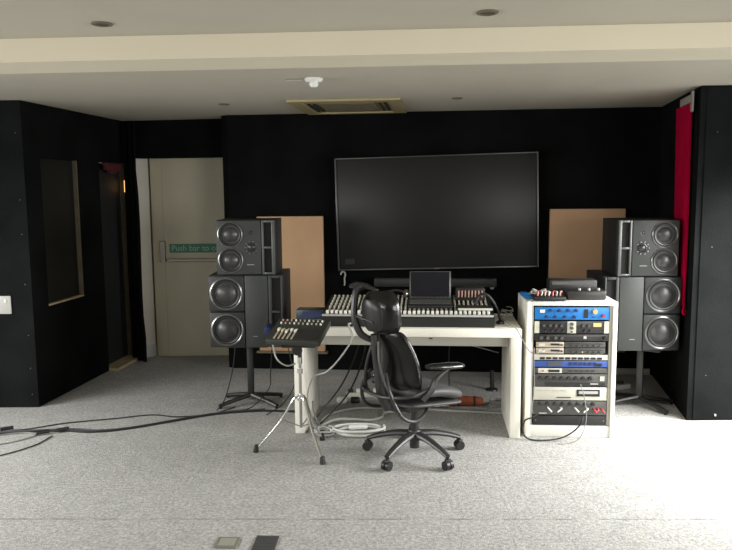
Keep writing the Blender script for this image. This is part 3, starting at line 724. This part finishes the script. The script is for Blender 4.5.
pl(u, 0.16, 0.016, 0.05, 0.024, 'amber', 'display'); pl(u, -0.10, 0.0, 0.02, 0.014, 'dimred', 'badge')
u = unit('compressor', 0.630, 0.676, 'darkface', 'slim black unit with dark knobs, third from the rack top')
for x in (-0.19, -0.15, -0.10, -0.06): kn(u, x, 0, 0.012, 'greyface')
pl(u, 0.085, 0.004, 0.02, 0.02, 'greyplas', 'badge'); pl(u, 0.02, 0.012, 0.36, 0.004, 'greyface', 'label_strip'); kn(u, 0.21, 0, 0.012, 'black')
u = unit('effects_unit', 0.588, 0.626, 'beige', 'beige half width box over its twin at left in the rack', x0=-0.22, x1=-0.045, ears=None); pl(u, 0.0-0.10, 0.003, 0.055, 0.012, 'black', 'display'); pl(u, -0.185, 0.0, 0.04, 0.018, 'cream', 'badge'); kn(u, -0.06, 0.0, 0.006, 'dimred')
u = unit('effects_unit', 0.548, 0.586, 'beige', 'lower of the two stacked beige half width boxes in the rack', x0=-0.22, x1=-0.045, ears=None); pl(u, 0.0-0.10, 0.003, 0.055, 0.012, 'black', 'display'); pl(u, -0.185, 0.0, 0.04, 0.018, 'cream', 'badge'); kn(u, -0.06, 0.0, 0.006, 'dimred')
u = unit('delay_unit', 0.588, 0.626, 'greyface', 'grey half width box right of the upper beige box', x0=-0.040, x1=0.215); pl(u, 0.09, 0.008, 0.22, 0.004, 'chairgrey', 'label_strip')
for i in range(6): kn(u, 0.0+0.035*i, -0.006, 0.005, 'black', 0.008)
u = unit('delay_unit', 0.548, 0.586, 'greyface', 'grey half width box right of the lower beige box', x0=-0.040, x1=0.215); pl(u, 0.09, 0.008, 0.22, 0.004, 'chairgrey', 'label_strip')
for i in range(6): kn(u, 0.0+0.035*i, -0.006, 0.005, 'amber' if i == 2 else 'black', 0.008)
u = unit('patch_bay', 0.506, 0.544, 'cream', 'cream patch bay with a dark socket row in the rack')
for i in range(10): pl(u, -0.18+0.040*i, -0.006, 0.030, 0.014, 'black', 'socket')
u = unit('interface', 0.460, 0.503, 'blue2', 'violet blue interface in the middle of the rack')
pl(u, -0.10, 0, 0.09, 0.026, 'greyface', 'display')
for i in range(6): pl(u, 0.0+0.03*i, 0.003, 0.020, 0.020, 'navy', 'button')
pl(u, 0.17, -0.004, 0.05, 0.018, 'black', 'display')
u = unit('reverb_unit', 0.420, 0.457, 'greyface', 'grey unit with white left part under the violet blue interface')
pl(u, -0.13, 0, 0.15, 0.030, 'cream', 'left_plate'); pl(u, -0.105, 0.0-0.001, 0.07, 0.016, 'black', 'display', 0.007); kn(u, -0.175, 0, 0.005, 'redknob')
for i in range(5): pl(u, 0.0+0.035*i, 0.0, 0.02, 0.008, 'chairgrey', 'button')
u = unit('headphone_amplifier', 0.334, 0.417, 'greyface', 'dark grey unit with a row of round knobs above the cream unit')
for i in range(8): kn(u, -0.19+0.045*i, 0.014, 0.013, 'chairgrey')
pl(u, 0.20, 0.012, 0.028, 0.030, 'cream', 'badge'); pl(u, 0.03, -0.026, 0.38, 0.022, 'darkface', 'lower_strip', 0.003); pl(u, 0.15, -0.022, 0.05, 0.007, 'greyplas', 'label_strip', 0.006)
u = unit('disc_recorder', 0.242, 0.331, 'cream', 'cream disc recorder with a dark tray slot in the rack')
pl(u, 0.115, 0.006, 0.145, 0.044, 'black', 'disc_tray'); pl(u, 0.115, 0.010, 0.12, 0.018, 'greyplas', 'display', 0.007); pl(u, -0.04, -0.025, 0.09, 0.006, 'greyface', 'label_strip')
for i in range(4): pl(u, -0.19+0.05*i, 0.022, 0.035, 0.003, 'greyplas', 'button')
u = unit('power_amplifier', 0.144, 0.239, 'greyface', 'dark unit with knobs and white and red jacks low in the rack')
for i in range(8): kn(u, -0.19+0.048*i, 0.030, 0.012, 'chairgrey')
for i, x in enumerate((-0.14, -0.06, 0.03, 0.105)):
    bm = B(); tube(bm, [(x, -0.005, 0.004), (x+0.004, -0.030, 0.002), (x+0.022*(-1)**i, -0.038, -0.018)], 0.005); obj('white_jack', bm, 'cablewht', u)
for i, x in enumerate((0.15, 0.175, 0.20)):
    bm = B(); tube(bm, [(x, -0.005, 0.0), (x+0.002, -0.030, -0.004), (x+0.014*(-1)**i, -0.038, -0.020)], 0.005); obj('red_jack', bm, 'redknob', u)
pl(u, -0.17, -0.035, 0.05, 0.008, 'greyplas', 'label_strip')
u = unit('blank_panel', 0.077, 0.141, 'darkface', 'plain black panel at the foot of the rack gear')
for xx in (-0.215, 0.215): kn(u, xx, 0, 0.004, 'steel', 0.003, name='screw')

# things on top of the rack
def rack_pt(x, y, z=RH+0.0012):
    v = Matrix.Rotation(R(RR), 3, 'Z') @ Vector((x, y, 0)); return (RX+v.x, RY+v.y, z)
t = thing('control_box', 'black box with small pale knobs on the rack front', 'device', rack_pt(0.105, 0.16), RR)
bm = B(); box(bm, (0, 0, 0.030), (0.245, 0.18, 0.06), 0.012); obj('body', bm, 'darkface', t)
for i in range(3):
    bm = B(); lathe(bm, (-0.04+0.06*i, -0.05, 0.06), (0, 0, 1), [(0.010, 0), (0.008, 0.012), (0, 0.012)], 12); obj('knob', bm, 'greyplas', t)
t = thing('preamp_box', 'flat dark device at the back of the rack top', 'device', rack_pt(0.06, 0.33), RR)
bm = B(); box(bm, (0, 0, 0.052), (0.31, 0.12, 0.104), 0.004); obj('body', bm, 'darkface', t)
bm = B(); box(bm, (0, -0.062, 0.085), (0.28, 0.003, 0.022)); obj('label_strip', bm, 'greyface', t)
t = thing('circuit_box', 'low black box with red and white plugs on the rack front left', 'device', rack_pt(-0.135, 0.10), RR)
bm = B(); box(bm, (0, 0, 0.014), (0.20, 0.15, 0.026), 0.005); obj('body', bm, 'black', t)
for i in range(7):
    bm = B(); x = -0.07+0.024*i; tube(bm, [(x, -0.01, 0.026), (x+0.005, 0.0, 0.05), (x+0.02*(-1)**i, 0.03, 0.045), (x+0.03*(-1)**i, 0.05, 0.03)], 0.006, seg=6); obj('plug', bm, ('redknob', 'cabledim', 'pink', 'cablewht')[i % 4], t)
bm = B(); c = rack_pt(0, 0); 
t = thing('cable_tangle', 'pale and brown cable tangle behind the low box on the rack', 'cable', rack_pt(-0.165, 0.265), RR); bm.free()
for k, (m_, r0) in enumerate((('cabledim', 0.05), ('wood', 0.04), ('cabledim', 0.03))):
    bm = B(); tube(bm, [(r0*1.4*math.cos(i*1.1+k), r0*0.8*math.sin(i*1.1+k), 0.010+0.012*k+0.010*math.sin(i*2.1)) for i in range(12)], 0.006, seg=6, n=5); obj('loop', bm, m_, t)
bm = B(); c = rack_pt(-0.255, 0.22); box(bm, (c[0], c[1], RH+0.011), (0.05, 0.20, 0.020), 0.006)
single('blue_box', bm, 'blue', 'small blue box on the rack top left edge', 'box')

# ------------------------------------------------------------------ office chair (local +x is the way it faces)
ch = thing('office_chair', 'black leather office chair with headrest in front of the desk', 'chair', (0.285, 4.215, 0), 35)
def blob(name, m, parent, grid, th, sub=2, close=True):
    """cushion from a grid of centre points; th(i,j) half thickness along the given normal axis"""
    bm = B(); ni = len(grid); nj = len(grid[0]); F = []; K = []
    for i in range(ni):
        f = []; k = []
        for j in range(nj):
            p, n_, h = grid[i][j]; f.append(bm.verts.new(Vector(p)+Vector(n_)*h)); k.append(bm.verts.new(Vector(p)-Vector(n_)*h))
        F.append(f); K.append(k)
    for i in range(ni-1):
        for j in range(nj-1):
            bm.faces.new((F[i][j], F[i+1][j], F[i+1][j+1], F[i][j+1])); bm.faces.new((K[i][j], K[i][j+1], K[i+1][j+1], K[i+1][j]))
    for i in range(ni-1):
        bm.faces.new((F[i][0], K[i][0], K[i+1][0], F[i+1][0])); bm.faces.new((F[i][-1], F[i+1][-1], K[i+1][-1], K[i][-1]))
    for j in range(nj-1):
        bm.faces.new((F[0][j], F[0][j+1], K[0][j+1], K[0][j])); bm.faces.new((F[-1][j], K[-1][j], K[-1][j+1], F[-1][j+1]))
    return obj(name, bm, m, parent, sub=sub)
# seat cushion
g = []
for i in range(8):
    u_ = i/7; x = -0.17+0.43*u_; row = []
    for j in range(7):
        v = j/6*2-1; wd = 0.235*(1-0.30*max(0, u_-0.55)*2.2*abs(v))*(0.93 if i in (0, 7) else 1)
        z = 0.440+0.015*v*v-0.035*u_-0.060*max(0, u_-0.5)**1.2*2.0
        row.append(((x, v*wd, z), (0, 0, 1), 0.040*(0.5 if abs(v) > 0.9 or i in (0, 7) else 1)))
    g.append(row)
blob('seat', 'chairfab', ch, g, None)
# plastic shell below the seat
g = []
for i in range(5):
    u_ = i/4; row = []
    for j in range(5):
        v = j/4*2-1; row.append(((-0.17+0.43*u_, v*0.20*(1-0.15*u_), 0.378-0.03*(1-v*v)*(1-u_)-0.055*u_), (0, 0, 1), 0.014))
    g.append(row)
sh = blob('seat_shell', 'chairfab', ch, g, None)
# backrest
g = []
for i in range(8):
    u_ = i/7; z = 0.445+0.36*u_; hw = 0.215-0.075*u_**1.6; row = []
    x0 = -0.175-0.075*u_+0.035*math.sin(u_*PI)
    for j in range(7):
        v = j/6*2-1; x = x0+0.060*v*v; nv = Vector((1, -v*0.5, 0.15)).normalized()
        row.append(((x, v*hw*(0.93 if i in (0, 7) else 1), z), nv, 0.030*(0.55 if abs(v) > 0.9 or i in (0, 7) else 1)))
    g.append(row)
blob('backrest', 'leather', ch, g, None)
# headrest: deep curved pad on a shell, carried by a bracket behind it
def pad(name, m, parent, z0, z1, xo, hw0, th, curve, seg=6):
    g = []
    for i in range(seg):
        u_ = i/(seg-1); z = z0+(z1-z0)*u_; row = []
        for j in range(7):
            v = j/6*2-1; x = xo-0.02*u_+curve*v*v; nv = Vector((1, -v*0.6, (0.5-u_)*-0.5)).normalized()
            hw = hw0*math.sqrt(max(0.2, 1-(2*u_-1)**4*0.62))
            row.append(((x, v*hw, z), nv, th*(0.40 if abs(v) > 0.9 else 1)*(0.42 if i in (0, seg-1) else 1)))
        g.append(row)
    return blob(name, m, parent, g, None)
hr = pad('headrest', 'leather', ch, 0.775, 1.035, -0.258, 0.145, 0.062, 0.055)
pad('headrest_shell', 'chairplas', hr, 0.80, 0.99, -0.325, 0.10, 0.014, 0.035)
bm = B()
tube(bm, [(-0.29, 0.03, 0.74), (-0.335, 0.08, 0.78), (-0.355, 0.11, 0.87), (-0.345, 0.12, 0.96), (-0.32, 0.13, 1.03), (-0.27, 0.11, 1.05)], [0.018, 0.022, 0.020, 0.020, 0.022, 0.018])
obj('headrest_bracket', bm, 'chairplas', hr)
bm = B()
tube(bm, [(-0.30, 0.225, 1.035), (-0.30, 0.17, 1.048), (-0.285, 0.10, 1.050), (-0.27, 0.0, 1.030)], [0.016, 0.026, 0.022, 0.012], flat=0.75); obj('headrest_crest', bm, 'chairplas', hr)
for sy in (-0.05, 0.05):
    bm = B(); cyl(bm, (-0.335, sy, 0.86), (-0.35, 0.10, 0.88), 0.008); obj('pivot_arm', bm, 'chairgrey', hr)
# spine behind the back
bm = B(); tube(bm, [(-0.20, 0, 0.33), (-0.245, 0, 0.42), (-0.265, 0, 0.55), (-0.285, 0, 0.68), (-0.295, 0, 0.78)], [0.030, 0.030, 0.026, 0.024, 0.022], flat=1.0, seg=12); sp_ = obj('spine', bm, 'chairgrey', ch)
for sy in (-1, 1):
    bm = B(); tube(bm, [(-0.28, sy*0.025, 0.74), (-0.30, sy*0.06, 0.62), (-0.29, sy*0.10, 0.50), (-0.25, sy*0.14, 0.42)], 0.010); obj('back_strut', bm, 'chairplas', sp_)
# side loops that sweep from the spine under the seat, and the rear ribs
for sy in (-1, 1):
    bm = B(); tube(bm, [(-0.265, sy*0.07, 0.56), (-0.285, sy*0.13, 0.47), (-0.265, sy*0.17, 0.38), (-0.22, sy*0.18, 0.315), (-0.14, sy*0.18, 0.285), (-0.02, sy*0.12, 0.290), (0.06, sy*0.05, 0.31)], 0.011); obj('frame_loop', bm, 'chairgrey', ch)
for z, rr in ((0.450, 0.011),):
    bm = B(); tube(bm, [(-0.09, -0.245, z+0.03), (-0.20, -0.225, z), (-0.285, -0.12, z-0.015), (-0.30, 0, z-0.02), (-0.285, 0.12, z-0.015), (-0.20, 0.225, z), (-0.09, 0.245, z+0.03)], rr); obj('rear_rib', bm, 'chairgrey', ch)
# armrests
for sy in (-1, 1):
    bm = B(); g = []
    blobpts = [(-0.12, 0.024), (-0.05, 0.036), (0.04, 0.040), (0.115, 0.036), (0.145, 0.020)]
    tube(bm, [(x_, sy*0.265, 0.0) for x_, r_ in blobpts], [r_ for x_, r_ in blobpts], seg=14)
    bmesh.ops.scale(bm, vec=(1, 1, 0.52), verts=bm.verts); bmesh.ops.rotate(bm, cent=(0, 0, 0), matrix=Matrix.Rotation(R(6), 3, 'Y'), verts=bm.verts); bmesh.ops.translate(bm, vec=(0, 0, 0.603), verts=bm.verts); am = obj('armrest', bm, 'leather', ch)
    bm = B(); tube(bm, [(-0.12, sy*0.225, 0.42), (-0.08, sy*0.255, 0.48), (-0.05, sy*0.265, 0.545), (0.05, sy*0.265, 0.585)], [0.032, 0.034, 0.028, 0.010], flat=0.6); obj('arm_support', bm, 'chairgrey', am)
# mechanism, gas column, base, castors
bm = B(); box(bm, (0.0, 0, 0.315), (0.20, 0.13, 0.055), 0.018); tube(bm, [(-0.03, 0, 0.31), (-0.12, 0, 0.31), (-0.20, 0, 0.35)], 0.024); obj('tilt_mechanism', bm, 'chairgrey', ch)
bm = B(); cyl(bm, (0, 0, 0.13), (0, 0, 0.30), 0.021); cyl(bm, (0, 0, 0.05), (0, 0, 0.20), 0.030, 0.026); obj('gas_column', bm, 'chairplas', ch)
bm = B(); lathe(bm, (0, 0, 0.10), (0, 0, 1), [(0, 0), (0.045, 0), (0.05, 0.03), (0.035, 0.06), (0, 0.06)]); obj('base_hub', bm, 'chairgrey', ch)
for k in range(5):
    a = R(90+72*k-35+0); ca, sa = math.cos(a), math.sin(a); rr = 0.298
    bm = B(); tube(bm, [(ca*0.03, sa*0.03, 0.135), (ca*0.12, sa*0.12, 0.128), (ca*0.22, sa*0.22, 0.105), (ca*rr, sa*rr, 0.078)], [0.031, 0.027, 0.022, 0.018], flat=0.7, seg=10); lg = obj('base_leg', bm, 'chairgrey', ch)
    bm = B(); x, y = ca*rr, sa*rr; tx, ty = -sa, ca
    for s_ in (-1, 1):
        q = Vector((x+tx*0.014*s_, y+ty*0.014*s_, 0.0285)); cyl(bm, q-Vector((tx, ty, 0))*0.010, q+Vector((tx, ty, 0))*0.010, 0.028, seg=20)
    cs = obj('caster', bm, 'black', lg)
    bm = B(); cyl(bm, (x, y, 0.045), (x, y, 0.085), 0.008); box(bm, (x, y, 0.054), (0.034, 0.034, 0.022), 0.008); obj('caster_hood', bm, 'chairplas', cs)

# ------------------------------------------------------------------ floor things
t = thing('floor_box', 'pale grey floor socket box set in the near carpet', 'floor box', (-0.645, 3.13, 0), -3)
bm = B(); box(bm, (0, 0, 0.003), (0.10, 0.10, 0.006), 0.002); obj('lid', bm, 'floorbox', t)
bm = B(); box(bm, (0, 0, 0.0065), (0.075, 0.07, 0.002)); obj('lid_inset', bm, 'floorboxlid', t)
t = thing('floor_box', 'dark floor socket box set in the near carpet', 'floor box', (-0.47, 3.115, 0), -3)
bm = B(); box(bm, (0, 0, 0.003), (0.105, 0.15, 0.006), 0.002); obj('lid', bm, 'floorbox2', t)
bm = B()
for i in range(5): box(bm, (0, -0.05+0.025*i, 0.0065), (0.09, 0.010, 0.002))
obj('lid_ribs', bm, 'floorbox2', t)

def cable(pts, r_, m, label, name='cable', n=8, group=None):
    bm = B(); tube(bm, pts, r_, seg=7, n=n); return single(name, bm, m, label, 'cable', group)
def fl(x, y, r_=0.006, z=0.0): return (x, y, r_+z+0.0005)
# bundle along the floor on the left
cable([fl(-2.62, 4.60), fl(-2.3, 4.68), fl(-2.05, 4.70), fl(-1.85, 4.67), fl(-1.65, 4.72), fl(-1.4, 4.86), fl(-1.1, 5.03), fl(-0.8, 5.10), fl(-0.52, 5.08)], 0.009, 'cableblk', 'thick black cable running along the floor from the left speaker stand')
cable([fl(-2.62, 4.635, .007), fl(-2.3, 4.70, .007), fl(-2.0, 4.73, .007), fl(-1.8, 4.70, .007), fl(-1.6, 4.755, .007), fl(-1.35, 4.905, .007), fl(-1.05, 5.07, .007), fl(-0.75, 5.14, .007)], 0.007, 'cablepur', 'purplish grey cable beside the thick black floor cable')
cable([fl(-2.62, 4.66), fl(-2.35, 4.72), fl(-2.1, 4.86), fl(-1.8, 4.95), fl(-1.55, 5.03), fl(-1.35, 4.98), fl(-1.12, 5.04, .006), fl(-0.98, 5.20, .006)], 0.004, 'cableblk', 'thin black cable looping above the thick floor cable')
cable([fl(-2.62, 4.40, .005), fl(-2.35, 4.45, .005), fl(-2.2, 4.60, .005), fl(-2.28, 4.67, .005), fl(-2.45, 4.62, .005), fl(-2.62, 4.50, .005)], 0.004, 'cablegry', 'grey cable loop on the floor at the far left edge')
cable([fl(-2.45, 4.13, .005), fl(-2.25, 4.25, .005), fl(-2.12, 4.42, .005), fl(-2.08, 4.60, .005)], 0.004, 'cableblk', 'thin black cable curling forward at the left edge')
for i, (x, y) in enumerate(((-2.16, 4.64), (-2.05, 4.69), (-2.44, 4.72))):
    bm = B(); cyl(bm, (x-0.035, y-0.02, 0.019), (x+0.035, y+0.02, 0.019), 0.013)
    single('cable_connector', bm, 'black', ('black connector on the grey cable loop, the nearest to the camera', 'black connector lying against the thick black floor cable', 'black connector at the far left on the thin cable')[i], 'connector', 'floor cable connectors')
# hanging cables near the left stand
cable([(-0.70, 5.22, 0.44), (-0.72, 5.26, 0.25), (-0.74, 5.30, 0.12), (-0.85, 5.15, 0.02), fl(-1.0, 5.10)], 0.004, 'cableblk', 'thin black cable hanging right of the left stand column')
cable([(-1.0, 5.4, 0.45), (-1.02, 5.35, 0.25), (-1.06, 5.22, 0.06), fl(-1.10, 5.12)], 0.004, 'cableblk', 'thin black cable hanging left of the left stand column')
cable([(-0.56, 4.22, 0.69), (-0.53, 4.15, 0.62), (-0.48, 4.18, 0.57), (-0.43, 4.24, 0.565)], 0.005, 'cabledim', 'pale cable drooping under the small mixer')
cable([(-0.59, 5.2, 0.50), (-0.55, 5.15, 0.36), (-0.52, 5.1, 0.22), (-0.60, 5.05, 0.08), fl(-0.72, 5.00)], 0.004, 'cableblk', 'thin black cable hanging between the left speaker and desk')
# cables over and under the desk
fy = 4.50
cable([desk_pt(-0.36, 0.035, 0.737), desk_pt(-0.37, -0.006, 0.735), (-0.09, 4.57, 0.66), (-0.16, 4.56, 0.54), (-0.26, 4.62, 0.42), (-0.36, 4.68, 0.36), (-0.40, 4.70, 0.20), (-0.36, 4.68, 0.03), fl(-0.30, 4.66)], 0.0055, 'cabledim', 'pale cable falling from the desk front edge to the floor')
cable([(-0.02, 5.30, 0.62), (-0.08, 5.20, 0.40), (-0.18, 5.02, 0.22), (-0.30, 4.85, 0.10), fl(-0.38, 4.80)], 0.006, 'cableblk', 'black cable sloping down under the desk left half')
cable([(0.02, 5.32, 0.60), (-0.03, 5.20, 0.36), (-0.12, 5.02, 0.18), (-0.24, 4.86, 0.07), fl(-0.34, 4.74)], 0.006, 'cableblk', 'second black cable sloping under the desk left half')
cable([fl(-0.34, 4.72, .008), fl(-0.28, 4.98, .008), fl(-0.10, 5.13, .008), fl(0.2, 5.14, .008), fl(0.6, 5.06, .008), fl(1.0, 4.98, .008)], 0.008, 'cabledim', 'pale cable lying across the floor under the desk')
cable([fl(-0.34, 4.70, .009), (-0.22, 4.75, 0.05), (-0.10, 4.82, 0.03), fl(0.02, 4.86, .009), fl(0.10, 4.92, .009), fl(0.12, 5.02, .009), fl(0.24, 5.05, .009), fl(0.34, 5.0, .009)], 0.009, 'cabledim', 'thick grey cable bending under the desk behind the chair')
for k, (cx, cy, ra, rb, n_, m_, r_, lab) in enumerate((
        (-0.05, 4.62, 0.165, 0.085, 3, 'cablewht', 0.008, 'coil of white cable under the desk left half'),
        (-0.30, 4.60, 0.060, 0.055, 3, 'cabledim', 0.007, 'small coil of pale cable beside the desk left end'))):
    pts = []
    for i in range(int(n_*9)+1):
        a = i*2*PI/9+k; q = 1-0.22*math.sin(i*0.7+0.4)*(0.4+i/(n_*9)); pts.append((cx+0.02*math.sin(i*0.31)+ra*q*math.cos(a), cy+0.015*math.cos(i*0.4)+rb*q*math.sin(a), r_+0.0008+0.0016*i*r_/0.008))
    cable(pts, r_, m_, lab, name='cable_coil', n=4)
cable([fl(-0.28, 4.52, .006), fl(-0.24, 4.62, .006), (-0.32, 4.70, 0.03), (-0.36, 4.74, 0.10), (-0.37, 4.76, 0.18)], 0.006, 'cablegry', 'grey cable climbing beside the desk left end')
# plug tops and power strips under the desk
def strip(loc, rz, L, label, k, m_='whiteplas'):
    t = thing('power_strip', label, 'power strip', loc, rz, 'power strips on the floor')
    bm = B(); box(bm, (0, 0, 0.02), (L, 0.06, 0.04), 0.008); obj('body', bm, m_, t)
    for i in range(k):
        bm = B(); box(bm, (-L/2+(i+0.5)*L/k, 0.002, 0.052), (0.042, 0.040, 0.028), 0.008); obj('plug', bm, 'whiteplas' if i % 2 else 'black', t)
strip((-0.03, 5.46, 0), 4, 0.26, 'pale power strip with plugs on the floor under the desk', 4, 'cream')
strip((2.03, 5.62, 0), 20, 0.16, 'pale grey power strip behind the right speaker stand', 1, 'greyplas')
bm = B(); box(bm, (-0.19, 5.30, 0.024), (0.08, 0.06, 0.046), 0.018); single('power_adapter', bm, 'whiteplas', 'white power adapter left of the power strip under the desk', 'adapter')
bm = B(); box(bm, (-0.09, 5.30, 0.022), (0.07, 0.06, 0.042), 0.012); single('power_adapter', bm, 'black', 'black power adapter between the white adapter and power strip', 'adapter')
bm = B(); box(bm, (-0.06, 4.60, 0.050), (0.12, 0.045, 0.028), 0.010, rot=Matrix.Rotation(R(6), 3, 'Z')); single('extension_socket', bm, 'whiteplas', 'white in-line socket lying on the white cable coil', 'socket')
# orange bag and black coil
t = thing('tool_roll', 'rust orange cloth roll on the floor under the desk right half', 'bag', (0.735, 5.20, 0), -4)
bm = B(); tube(bm, [(-0.13, 0, 0.035), (-0.11, 0, 0.036), (0, 0.005, 0.038), (0.10, 0, 0.036), (0.125, 0, 0.034)], [0.022, 0.033, 0.036, 0.034, 0.020], seg=14, flat=1.0); obj('cloth', bm, 'orangebag', t)
for x in (-0.06, 0.06):
    bm = B(); lathe(bm, (x-0.006, 0.003, 0.037), (1, 0, 0), [(0.036, 0), (0.038, 0.001), (0.038, 0.012), (0.036, 0.013)], 16); obj('strap', bm, 'black', t)
pts = []
for i in range(28):
    a = i*0.7; pts.append((0.965+0.055*math.cos(a), 5.19+0.07*math.sin(a), 0.008+0.0016*i))
cable(pts, 0.006, 'cablegry', 'dark coil of cable right of the orange cloth roll', name='cable_coil', n=4)
bm = B(); tube(bm, [(0.50, 5.16, 0.012), (0.55, 5.15, 0.022), (0.60, 5.16, 0.012)], [0.012, 0.022, 0.012]); single('steel_clamp', bm, 'dimchrome', 'shiny metal clamp on the floor left of the orange roll', 'clamp')
# far under-desk cables against the back wall
cable([(0.62, 5.08, 0.60), (0.64, 5.4, 0.45), (0.80, 5.7, 0.36), (1.10, 5.9, 0.24)], 0.005, 'cablegry', 'grey cable sloping right behind the desk')
cable([(0.62, 5.12, 0.64), (0.62, 5.3, 0.40), (0.63, 5.4, 0.20), fl(0.64, 5.45)], 0.004, 'cableblk', 'thin black cable dropping straight behind the chair armrest')
t = thing('black_post', 'short black stub on the carpet behind the desk right end', 'stand', (1.00, 5.62, 0))
bm = B(); cyl(bm, (0, 0, 0.01), (0, 0, 0.16), 0.018); obj('post', bm, 'black', t)
bm = B(); lathe(bm, (0, 0, 0), (0, 0, 1), [(0, 0), (0.05, 0), (0.045, 0.012), (0.02, 0.02), (0, 0.02)]); obj('foot', bm, 'black', t)
# cables round the rack
cable([desk_pt(0.62, 0.22, 0.75), desk_pt(0.66, 0.02, 0.745), desk_pt(0.70, -0.008, 0.72), (1.0, 4.455, 0.62), (1.04, 4.475, 0.57), (1.08, 4.455, 0.565), (1.13, 4.48, 0.59)], 0.0032, 'cablegry', 'thin grey cable hanging from the desk corner to the rack')
cable([(1.38, 4.47, 0.15), (1.36, 4.44, 0.11), (1.30, 4.43, 0.055), (1.22, 4.42, 0.022), (1.12, 4.42, 0.010), (1.03, 4.45, 0.010), (1.0, 4.47, 0.05), (1.01, 4.475, 0.12), (1.06, 4.46, 0.15), (1.10, 4.475, 0.17)], 0.005, 'cableblk', 'black cable arcing across the foot of the white rack')
cable([(1.36, 4.47, 0.36), (1.38, 4.45, 0.28), (1.39, 4.43, 0.18), (1.38, 4.42, 0.10), (1.34, 4.40, 0.03), fl(1.27, 4.38, .003), fl(1.20, 4.37, .003)], 0.003, 'cablegry', 'thin grey cable trailing from the rack gear to the floor')
cable([(1.06, 4.47, 0.60), (1.055, 4.45, 0.5), (1.06, 4.45, 0.35), (1.05, 4.45, 0.22), (1.06, 4.47, 0.17)], 0.003, 'cablegry', 'thin grey cable running down the rack left edge')
